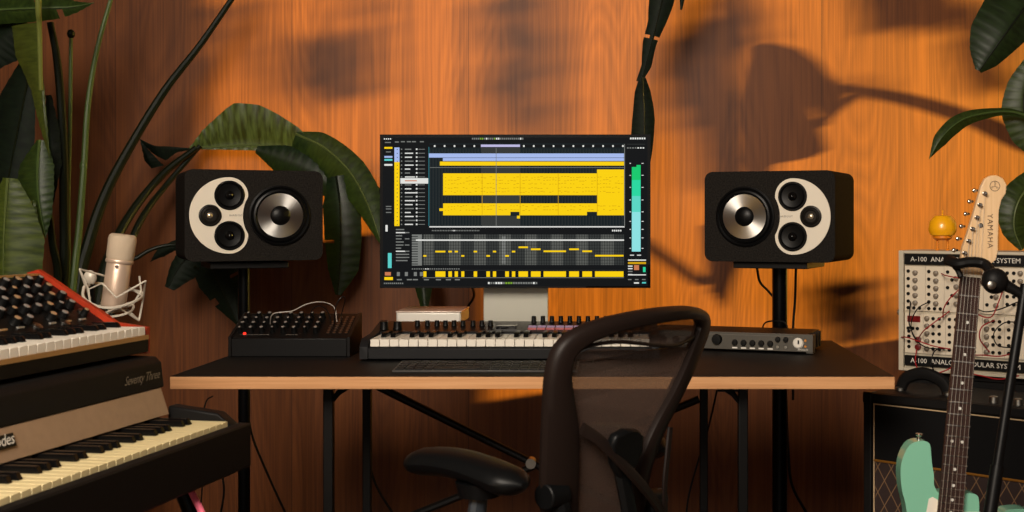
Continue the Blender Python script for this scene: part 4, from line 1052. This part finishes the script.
for k in range(3):
    a = R(-60+120*k); d = Vector((math.cos(a), math.sin(a), 0))
    b = MB(); b.tube([base_+dirp*.16, base_+d*.26+Vector((0,0,.012))], .009, 8); build(b, 'leg', black, gs)
for s in (-1, 1):
    cb = G @ Vector((s*.06, .03, -.83)); z_ = cb.z
    b = MB(); b.tube(bez([base_+dirp*.12, base_+Vector((s*.03, .02, .10)), Vector((cb.x, cb.y+.04, z_-.03)), Vector((cb.x, cb.y-.06, z_-.02)), Vector((cb.x, cb.y-.065, z_+.02))], 4), .007, 8); build(b, 'cradle_arm', rubber, gs)
# ------------------------------------------------------------------ plants
def leafmat(name, c0, c1, tr=.25):
    m = bpy.data.materials.new(name); m.use_nodes = True; N = m.node_tree.nodes; L = m.node_tree.links; p = N['Principled BSDF']
    at = N.new('ShaderNodeUVMap'); at.uv_map = 'blade'
    mp_ = N.new('ShaderNodeMapping'); mp_.inputs['Scale'].default_value = (1.2, 26, 1); L.new(at.outputs[0], mp_.inputs[0])
    n_ = N.new('ShaderNodeTexNoise'); n_.inputs['Scale'].default_value = 1.6; n_.inputs['Detail'].default_value = 3; L.new(mp_.outputs[0], n_.inputs['Vector'])
    r = N.new('ShaderNodeValToRGB'); r.color_ramp.elements[0].position = .35; r.color_ramp.elements[1].position = .68
    r.color_ramp.elements[0].color = (*lin(c0), 1); r.color_ramp.elements[1].color = (*lin(c1), 1)
    L.new(n_.outputs['Fac'], r.inputs['Fac']); L.new(r.outputs[0], p.inputs['Base Color'])
    p.inputs['Roughness'].default_value = .42; p.inputs['Specular IOR Level'].default_value = .35
    tl_ = N.new('ShaderNodeBsdfTranslucent'); tl_.inputs['Color'].default_value = (*lin([min(255, int(x*1.5)) for x in c1]), 1)
    mx = N.new('ShaderNodeMixShader'); mx.inputs[0].default_value = tr
    L.new(p.outputs[0], mx.inputs[1]); L.new(tl_.outputs[0], mx.inputs[2]); L.new(mx.outputs[0], N['Material Output'].inputs['Surface'])
    return m
gA = leafmat('leaf_dark_green', (16, 30, 16), (32, 52, 24)); gB = leafmat('leaf_olive_green', (40, 54, 22), (74, 88, 34)); gE = leafmat('leaf_sunlit_green', (20, 42, 14), (84, 108, 54), .2); gC = leafmat('leaf_mid_green', (26, 44, 18), (52, 72, 28)); gD = leafmat('leaf_very_dark', (10, 18, 12), (19, 30, 18), .1); [setattr(gD.node_tree.nodes['Principled BSDF'].inputs[n_], 'default_value', v_) for n_, v_ in (('Roughness', .6), ('Specular IOR Level', .15))]  # the sunlit green carries sun highlights in its colour as paler streaks
stemd = mat('stem_dark_green', (26, 36, 18), .45); stemg = mat('stem_green', (62, 82, 36), .45); rib = mat('midrib_green', (84, 98, 46), .5)
def leaf(parent, mid, wl, wr, m, side=None, fold=.25, pleat=.003, name='leaf', ribm=None, nf=(0, -1, 0), tears=(), wave=0, sw=False):
    if sw: wl, wr = wr, wl; tears = [(a, b_, -s, d) for a, b_, s, d in tears]
    "blade grown from a 3-D midrib; widths in metres at even steps; fold tips the halves away from the viewer"
    P = bez(mid, 10); n = len(P); nf = Vector(nf); b = MB(); K = 5
    vs = []; uv = []
    for i, p in enumerate(P):
        t = (P[min(i+1, n-1)]-P[max(i-1, 0)]).normalized(); f = i/(n-1)
        sd_ = t.cross(nf).normalized()
        w_l = lerpl(wl, f); w_r = lerpl(wr, f)
        for j in range(-K, K+1):
            q = j/K; w_ = (w_r if q > 0 else w_l)*abs(q)
            off = -nf*(fold*w_+w_*abs(q)*.25)+nf*(pleat*math.sin(i*2.1+abs(j)*.3)*abs(q)+wave*math.sin(f*9+q*2)*w_)
            vs.append(p+sd_*(w_ if q > 0 else -w_)+off); uv.append((q, f*1.0))
    fs = []
    W_ = 2*K+1
    for i in range(n-1):
        f = i/(n-1)
        for j in range(2*K):
            q = (j+.5-K)/K
            if any(a <= f <= b_ and (s == 0 or (q > 0) == (s > 0)) and abs(q) > d for a, b_, s, d in tears): continue
            fs.append((i*W_+j, i*W_+j+1, (i+1)*W_+j+1, (i+1)*W_+j))
    b.add(vs, fs, True); o = build(b, name, m, parent, sharp=180)
    ul = o.data.uv_layers.new(name='blade')
    for lp in o.data.loops: ul.data[lp.index].uv = uv[lp.vertex_index]
    if ribm:
        b = MB(); b.tube([p+nf*.002 for p in P], [.0045*(1-.75*i/(n-1)) for i in range(n)], 6); build(b, 'midrib', ribm, o)
    return o
def stem(parent, pts, r, m, name='stem'):
    P = bez(pts, 8); n = len(P)
    rr_ = r if not isinstance(r, tuple) else [r[0]+(r[1]-r[0])*i/(n-1) for i in range(n)]
    b = MB(); b.tube(P, rr_, 10); return build(b, name, m, parent)
def w(*p): return [W(*q) for q in p]
def pot(parent, x, y, r, h, m):
    b = MB(); b.lathe([(r*.78, 0), (r*.8, .01), (r, h-.02), (r*1.02, h), (r*.93, h), (r*.9, h-.04), (.01, h-.04)], (x, y, 0), (0,0,1), 36); build(b, 'pot', m, parent)
potm = mat('pot_dark_ceramic', (48, 42, 38), .5)
px_ = 1/F
# --- the big plant at the left
lp_ = thing('bird_of_paradise_plant', (-1.72, 3.72, 0), 0, 'tall broad-leaved plant with long arching stems at the left wall', 'plant')
pot(lp_, -1.72, 3.72, .20, .36, potm)
Bz = Vector((-1.70, 3.72, .33))
def to_pot(dx=0, dy=0): return Bz+Vector((dx, dy, 0))
stem(lp_, w((50, 22, 3.68), (57, 60, 3.7), (62, 120, 3.7), (64, 200, 3.72), (62, 290, 3.72))+[to_pot(-.06)], (.010, .017), stemd)
stem(lp_, w((71, 33, 3.8), (70, 120, 3.8), (68, 200, 3.78), (67, 290, 3.75))+[to_pot(-.02, .03)], (.0055, .009), stemg)
b = MB(); b.ball(W(71, 34, 3.8), .012, 12, 8, (1, 1, 1.2)); build(b, 'bud', stemd, lp_)
stem(lp_, w((113, -8, 3.9), (97, 50, 3.88), (88, 105, 3.85), (84, 165, 3.84), (79, 230, 3.8), (72, 300, 3.76))+[to_pot(.0, .04)], (.007, .013), stemg)
b = MB(); b.ball(W(83.5, 166, 3.84), .012, 12, 8, (1, 1, 1.6)); build(b, 'stem_node', stemg, lp_)
stem(lp_, w((238, -10, 4.02), (200, 45, 4.0), (165, 90, 3.96), (130, 147, 3.92), (105, 195, 3.87), (88, 245, 3.82), (77, 300, 3.78))+[to_pot(.03, .02)], (.009, .022), stemd)
stem(lp_, w((196, 148, 4.16), (165, 172, 4.1), (136, 206, 4.02), (114, 245, 3.94), (98, 300, 3.86))+[to_pot(.06, .03)], (.010, .018), stemd)
stem(lp_, w((200, 146, 4.18), (168, 183, 4.12), (142, 218, 4.02), (124, 262, 3.94), (110, 310, 3.86))+[to_pot(.08, 0)], (.008, .016), stemd)
stem(lp_, w((42, 150, 3.6), (46, 190, 3.6), (52, 240, 3.62), (56, 300, 3.66))+[to_pot(-.09, -.05)], (.008, .014), stemd)
k = 3.6*px_
leaf(lp_, w((-30, 14, 3.5), (0, 10, 3.5), (40, 8, 3.5), (70, 7, 3.52), (94, 3, 3.55)), [12*k, 16*k, 17*k, 16*k, 6*k, 0], [10*k, 12*k, 12*k, 10*k, 5*k, 0], gC, pleat=.003, fold=.5, ribm=stemg, tears=((.62, .66, 1, .2), (.45, .47, -1, .4)))
stem(lp_, w((38, -12, 3.4), (38.5, 12, 3.42), (39.5, 30, 3.45), (41, 90, 3.5)), (.009, .006), mat('stem_yellow_green', (104, 112, 50), .45))
leaf(lp_, w((39, 22, 3.48), (40, 55, 3.48), (42, 90, 3.5), (45, 125, 3.5), (50, 160, 3.52)), [36*k, 32*k, 14*k, 7*k, 0], [.5*k, 1*k, 2*k, 2*k, 0], gB, fold=.3, pleat=.002, sw=True)
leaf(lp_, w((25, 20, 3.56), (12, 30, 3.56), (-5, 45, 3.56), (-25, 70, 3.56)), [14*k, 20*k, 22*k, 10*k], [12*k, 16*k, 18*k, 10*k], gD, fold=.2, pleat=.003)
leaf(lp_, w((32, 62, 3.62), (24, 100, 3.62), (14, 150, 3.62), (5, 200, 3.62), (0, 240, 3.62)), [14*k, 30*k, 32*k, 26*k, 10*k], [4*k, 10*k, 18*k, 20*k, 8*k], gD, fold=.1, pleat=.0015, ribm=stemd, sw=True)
leaf(lp_, w((40, 140, 3.55), (38, 165, 3.54), (38, 190, 3.53), (41, 215, 3.53), (46, 238, 3.54)), [4*k, 24*k, 29*k, 14*k, 0], [6*k, 13*k, 13*k, 9*k, 0], gC, fold=.25, pleat=.003, ribm=stemg, tears=((.7, .76, -1, .3),), sw=True)
leaf(lp_, w((8, 178, 3.45), (6, 205, 3.45), (4, 240, 3.45), (3, 300, 3.45)), [6*k, 18*k, 24*k, 24*k], [8*k, 22*k, 33*k, 30*k], leafmat('leaf_yellow_green', (44, 60, 22), (84, 100, 36)), fold=.15, pleat=.002, ribm=rib, sw=True)
leaf(lp_, w((33, 200, 3.5), (33, 220, 3.5), (32, 250, 3.5)), [2*k, 4*k, 0], [2*k, 4*k, 0], gB)
leaf(lp_, w((48, 95, 3.66), (50, 130, 3.66), (52, 165, 3.66), (53, 205, 3.66)), [3*k, 8*k, 8*k, 0], [3*k, 5*k, 5*k, 0], gD)
k = 4.15*px_
leaf(lp_, w((190, 148, 4.17), (172, 148, 4.15), (155, 147, 4.12), (138, 138, 4.1)), [2*k, 4*k, 12*k, 5*k, 0], [0, 1*k, 2*k, 1*k, 0], gD, fold=.2)
leaf(lp_, w((153, 168, 4.12), (148, 158, 4.1), (140, 140, 4.1)), [2*k, 5*k, 0], [10*k, 6*k, 0], gD, fold=.2)
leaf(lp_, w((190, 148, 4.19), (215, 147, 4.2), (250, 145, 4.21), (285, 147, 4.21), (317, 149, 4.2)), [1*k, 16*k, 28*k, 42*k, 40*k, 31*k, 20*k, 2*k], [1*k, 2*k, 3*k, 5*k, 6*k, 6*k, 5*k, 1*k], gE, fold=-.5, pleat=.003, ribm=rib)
leaf(lp_, w((296, 134, 4.19), (325, 148, 4.17), (350, 172, 4.14), (368, 205, 4.1), (381, 242, 4.06)), [3*k, 12*k, 14*k, 16*k, 16*k, 10*k, 2*k], [14*k, 26*k, 28*k, 22*k, 16*k, 10*k, 2*k], gC, fold=.1, pleat=.0025, ribm=rib)
leaf(lp_, w((336, 176, 4.14), (340, 205, 4.13), (341, 240, 4.12), (340, 270, 4.12), (338, 295, 4.12)), [10*k, 19*k, 19*k, 17*k, 3*k], [10*k, 19*k, 18*k, 13*k, 3*k], gA, fold=.1, pleat=.0025, ribm=stemd, tears=((.50, .52, 1, .3),))
leaf(lp_, w((256, 150, 4.2), (280, 158, 4.19), (308, 170, 4.18), (335, 190, 4.17)), [4*k, 14*k, 18*k, 10*k], [3*k, 16*k, 22*k, 10*k], gA, fold=.1, pleat=.0025)
leaf(lp_, w((345, 160, 4.19), (378, 200, 4.17), (405, 240, 4.12), (420, 275, 4.08), (425, 309, 4.06)), [2*k, 8*k, 12*k, 12*k, 11*k, 3*k], [2*k, 8*k, 10*k, 10*k, 9*k, 4*k], gA, fold=.2, pleat=.003)
stem(lp_, w((205, 250, 4.0), (170, 245, 3.95), (140, 256, 3.92), (118, 285, 3.88))+[to_pot(.10, -.04)], (.005, .008), stemd)
k = 4.0*px_
leaf(lp_, w((214, 244, 4.0), (195, 252, 4.0), (180, 266, 3.99), (168, 288, 3.98)), [4*k, 14*k, 18*k, 17*k, 6*k], [4*k, 12*k, 12*k, 9*k, 4*k], gD, fold=.1, ribm=stemd, tears=((.5, .55, -1, .5),))
leaf(lp_, w((202, 244, 4.02), (210, 265, 4.0), (222, 290, 3.98), (238, 324, 3.96)), [10*k, 20*k, 22*k, 16*k, 3*k], [6*k, 20*k, 22*k, 16*k, 2*k], gD, fold=.1, pleat=.0025, ribm=stemd, tears=((.7, .74, 1, .5), (.55, .58, -1, .5)))
leaf(lp_, w((190, 240, 4.03), (175, 245, 4.02), (160, 252, 4.02), (150, 262, 4.02)), [2*k, 5*k, 6*k, 0], [2*k, 5*k, 4*k, 0], gD, fold=.1)

# --- the plant hanging above the monitor
hp = thing('hanging_plant', (.33, 3.84, 2.15), 0, 'long dark torn leaf hanging down behind the top right corner of the monitor', 'plant')
b = MB(); b.lathe([(.09, 2.15), (.13, 2.2), (.15, 2.36), (.155, 2.38), (.14, 2.38), (.01, 2.36)], (.33, 3.84, 0), (0,0,1), 32); build(b, 'pot', potm, hp)
for a in (0, 120, 240):
    b = MB(); b.tube([(.33+.15*math.cos(R(a)), 3.84+.15*math.sin(R(a)), 2.36), (.33, 3.84, 2.85)], .003, 5); build(b, 'cord', rubber, hp)
b = MB(); b.tube([(.33, 3.84, 2.84), (.33, 3.84, 3.0)], .005, 6); build(b, 'hook', black, hp)
k = 3.86*px_
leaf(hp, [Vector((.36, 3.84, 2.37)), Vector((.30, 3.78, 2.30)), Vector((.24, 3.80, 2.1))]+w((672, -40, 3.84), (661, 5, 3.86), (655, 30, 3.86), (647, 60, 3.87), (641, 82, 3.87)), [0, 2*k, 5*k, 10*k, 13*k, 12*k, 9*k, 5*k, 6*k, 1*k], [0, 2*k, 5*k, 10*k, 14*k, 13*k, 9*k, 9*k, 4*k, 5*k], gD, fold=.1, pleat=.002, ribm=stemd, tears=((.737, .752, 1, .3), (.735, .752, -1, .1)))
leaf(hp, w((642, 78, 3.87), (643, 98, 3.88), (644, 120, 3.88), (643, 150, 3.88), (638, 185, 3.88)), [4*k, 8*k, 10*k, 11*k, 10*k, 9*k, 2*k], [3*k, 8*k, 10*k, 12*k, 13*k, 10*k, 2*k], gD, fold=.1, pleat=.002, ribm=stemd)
leaf(hp, [Vector((.34, 3.84, 2.37)), Vector((.38, 3.78, 2.25))]+w((690, -40, 3.8), (681, 10, 3.82)), [0, 5*k, 9*k, 5*k, 1*k], [0, 5*k, 9*k, 6*k, 1*k], gD, fold=.1)

# --- the plant at the right
rpx, rpy = 1.62, 3.50
rp_ = thing('potted_plant', (rpx, rpy, 0), 0, 'broad-leaved plant reaching in from the right edge beside the guitar headstock', 'plant')
pot(rp_, rpx, rpy, .17, .40, potm)
Br = Vector((rpx, rpy, .37))
k = 3.7*px_
leaf(rp_, w((1048, -25, 3.66), (1030, 0, 3.64), (1008, 30, 3.62), (990, 55, 3.62), (979, 71, 3.62)), [6*k, 22*k, 24*k, 18*k, 12*k, 3*k], [8*k, 26*k, 34*k, 30*k, 18*k, 4*k], gA, fold=.2, pleat=.0025, ribm=stemd)
leaf(rp_, w((1034, 60, 3.6), (1026, 85, 3.6), (1024, 110, 3.6), (1030, 135, 3.6), (1042, 160, 3.6)), [4*k, 12*k, 16*k, 13*k, 2*k], [8*k, 16*k, 20*k, 16*k, 4*k], gC, fold=.15, pleat=.0025, ribm=stemd)
leaf(rp_, w((1046, 124, 3.55), (1015, 112.5, 3.55), (988, 113, 3.54), (962, 120, 3.53), (943, 136, 3.52), (929, 159, 3.52)), [2*k, 3*k, 4*k, 6.5*k, 9*k, 8*k, 0], [2*k, 3*k, 4*k, 6*k, 7*k, 6*k, 0], gC, fold=.4, pleat=.001, ribm=stemg)
leaf(rp_, w((1052, 168, 3.62), (1030, 185, 3.6), (1017, 205, 3.58), (1014, 228, 3.58), (1022, 250, 3.58)), [4*k, 12*k, 16*k, 15*k, 10*k, 2*k], [4*k, 20*k, 30*k, 32*k, 24*k, 2*k], gC, fold=.2, pleat=.0025, ribm=rib, sw=True)
for q in ((1048, -25, 3.66), (1034, 60, 3.6), (1046, 124, 3.55), (1052, 168, 3.62)):
    e = W(*q); stem(rp_, [e, e+Vector((.10, -.04, -.02)), Vector((rpx-.02, rpy, (e.z+.5)/2)), Br], (.005, .010), stemd)
def SH(px, py, t):
    "a point that the low sun projects onto the back wall at this pixel"
    return W(px, py, WY)+Vector((t, -.17*t, .15*t))
def flat_leaf(parent, pts, t, m, bow=.02, name='leaf'):
    P = [SH(x, y, t) for x, y in pts]; c = sum(P, Vector((0,0,0)))/len(P)
    b = MB(); b.prism(P, (0, .0015, 0)); return build(b, name, m, parent)
T1 = 1.42
wp_ = thing('window_plant', (2.0, 4.08, 0), 0, 'tall broad-leaved plant in the corner by the side window', 'plant')
pot(wp_, 2.0, 4.08, .17, .40, potm); Bw = Vector((2.0, 4.08, .37))
up1 = [SH(1100, 170, .8), Vector((2.2, 4.22, 1.25)), Vector((2.12, 4.2, .7)), Bw]
flat_leaf(wp_, [(757,47),(766,43),(778,44),(800,50),(818,63),(830,78),(840,90),(836,98),(832,112),(826,126),(817,113),(806,98),(812,116),(820,134),(826,150),(812,157),(795,161),(772,164),(768,180),(755,182),(754,160),(752,140),(750,110),(752,70)], T1, gA)
stem(wp_, [SH(836, 88, T1), SH(870, 92, T1), SH(905, 99, 1.3), SH(945, 110, 1.2), SH(985, 124, 1.05), SH(1030, 146, .95)]+up1, .010, stemd)
flat_leaf(wp_, [(700,225),(737,225),(738,262),(731,280),(727,294),(722,309),(719,303),(718,297),(714,300),(713,293),(708,294),(709,285),(705,283),(706,272)], 1.30, gA)
stem(wp_, [SH(640, 240, 1.45), SH(670, 261, 1.42), SH(706, 284, 1.38), SH(715, 262, 1.34), SH(722, 215, 1.32), SH(735, 190, 1.31)], .005, stemd)
stem(wp_, [SH(735, 190, 1.31), SH(800, 140, 1.3), SH(850, 96, 1.36)], .005, stemd)

# --- unseen cabinet added by the window to shade the lower left of the wall
cb = thing('shading_cabinet', (2.1, 3.4, 0), 0, 'plain dark cabinet added out of view before the window to shade the back wall', 'cabinet')
b = MB(); b.box((1.9, 2.98, .06), (2.3, 3.832, 1.455)); build(b, 'body', mat('cabinet_dark', (52, 44, 38), .8), cb, bevel=.003)
b = MB(); b.box((1.92, 3.0, 0), (2.3, 3.80, .06)); build(b, 'plinth', black, cb)
for y0 in (2.99, 3.403):
    b = MB(); b.box((1.882, y0, .07), (1.9, y0+.405, 1.445)); d_ = build(b, 'door', MATS['cabinet_dark'], cb, bevel=.002)
    b = MB(); yy = 3.36 if y0 < 3.2 else 3.44; b.tube([(1.87, yy, .75), (1.87, yy, .9)], .006, 8); build(b, 'handle', steel, d_)

# --- garden tree outside the window, softening the sun
tr_ = thing('garden_tree', (5.3, 3.3, 0), 0, 'garden tree outside the side window', 'tree')
b = MB(); b.tube([(5.3, 3.1, 0), (5.28, 3.12, 1.2), (5.35, 3.1, 2.6), (5.3, 3.15, 3.2)], [.06, .05, .04, .02], 10); build(b, 'trunk', mat('bark', (70, 54, 40), .9), tr_)
rb = random.Random(4)
def cluster(cx, cy, rx, ry, n, t, s=16):
    b = MB()
    for _ in range(n):
        a = rb.uniform(0, 2*math.pi); r = math.sqrt(rb.random())
        x = cx+rx*r*math.cos(a); y = cy+ry*r*math.sin(a); an = rb.uniform(0, math.pi); L0 = s*rb.uniform(.8, 1.4)
        pts = [(x+L0*math.cos(an)*u-L0*.38*math.sin(an)*v_, y+L0*math.sin(an)*u+L0*.38*math.cos(an)*v_) for u, v_ in ((-1,0),(-.5,.8),(.2,1),(.7,.6),(1,0),(.7,-.6),(.2,-1),(-.5,-.8))]
        tt = t+rb.uniform(-.3, .3); P = [SH(px, py, tt) for px, py in pts]; b.prism(P, (0, .001, 0))
    o = build(b, 'foliage', gA, tr_); o['kind'] = 'stuff'
cluster(515, 40, 34, 80, 90, 5.2)
cluster(530, 105, 26, 28, 14, 5.2)
cluster(330, 70, 46, 30, 60, 5.6)
cluster(368, 25, 12, 40, 8, 5.6)
cluster(700, 75, 40, 50, 90, 4.6)
cluster(728, 130, 32, 60, 100, 4.6)
cluster(735, 20, 22, 40, 40, 4.6)
cluster(905, 5, 60, 20, 60, 4.2)
cluster(985, 55, 22, 40, 30, 3.9)
cluster(865, 88, 24, 8, 7, 4.2, 11)
cluster(230, 30, 30, 40, 10, 5.8)
cluster(845, 315, 45, 34, 30, 4.3)
cluster(430, 180, 40, 20, 6, 5.2)

# ------------------------------------------------------------------ loose cables
g = 'cables hanging behind the desk'
cable([W(470, 278, 3.29), W(471, 284, 3.40), W(474, 296, 3.52), W(467, 308, 3.54), W(462, 318, 3.54), W(458, 330, 3.55), W(452, 350, 3.56)], .0035, 'black cable curving down from the monitor beside its stand')
cable([W(247, 372, 3.86), W(247, 400, 3.88), W(252, 435, 3.9), W(268, 475, 3.92), W(285, 512, 3.93), W(300, 545, 3.95)], .004, 'black cable slanting away from the left speaker stand under the desk')
cable([W(366, 392, 3.56), W(366, 440, 3.56), W(374, 480, 3.56), W(392, 512, 3.56), W(412, 540, 3.58)], .004, 'black cable curving out below the rear left desk leg')
cable([W(213, 396, 3.95), W(206, 402, 3.95), W(202, 425, 3.95), W(203, 470, 3.95), W(200, 520, 3.95), W(200, 545, 3.95)], .0025, 'thin black cable hanging straight left of the left speaker stand')
cable([W(222, 440, 3.8), W(222, 470, 3.8), W(224, 492, 3.8), W(220, 520, 3.8), W(215, 580, 3.8)], .0035, 'thick black cable hanging between the piano and the left speaker stand')
cable([W(717, 390, 3.62), W(709, 425, 3.62), W(697, 465, 3.62), W(688, 500, 3.62), W(684, 540, 3.62)], .003, 'thin black cable sloping down beside the rear right desk leg')
cable([W(786, 400, 3.84), W(788, 450, 3.84), W(792, 485, 3.87), W(806, 512, 3.9), W(822, 540, 3.92)], .005, 'black cable bowing out at the foot of the right speaker stand')
cable([W(757, 268, 3.72), W(760, 282, 3.74), W(769, 292, 3.76), W(775, 302, 3.76), W(776, 330, 3.74)], .004, 'black cable hooking from under the right speaker to its stand')
cable([W(796, 268, 3.78), W(795, 300, 3.8), W(793, 332, 3.8), W(793, 400, 3.8)], .004, 'straight black cable hanging just right of the right speaker stand')
cable([W(762, 331, 3.52), W(765, 323, 3.54), W(775, 321, 3.56), W(786, 324, 3.56), W(789, 345, 3.56)], .0025, 'small black cable arching over the slim box to the right speaker stand')
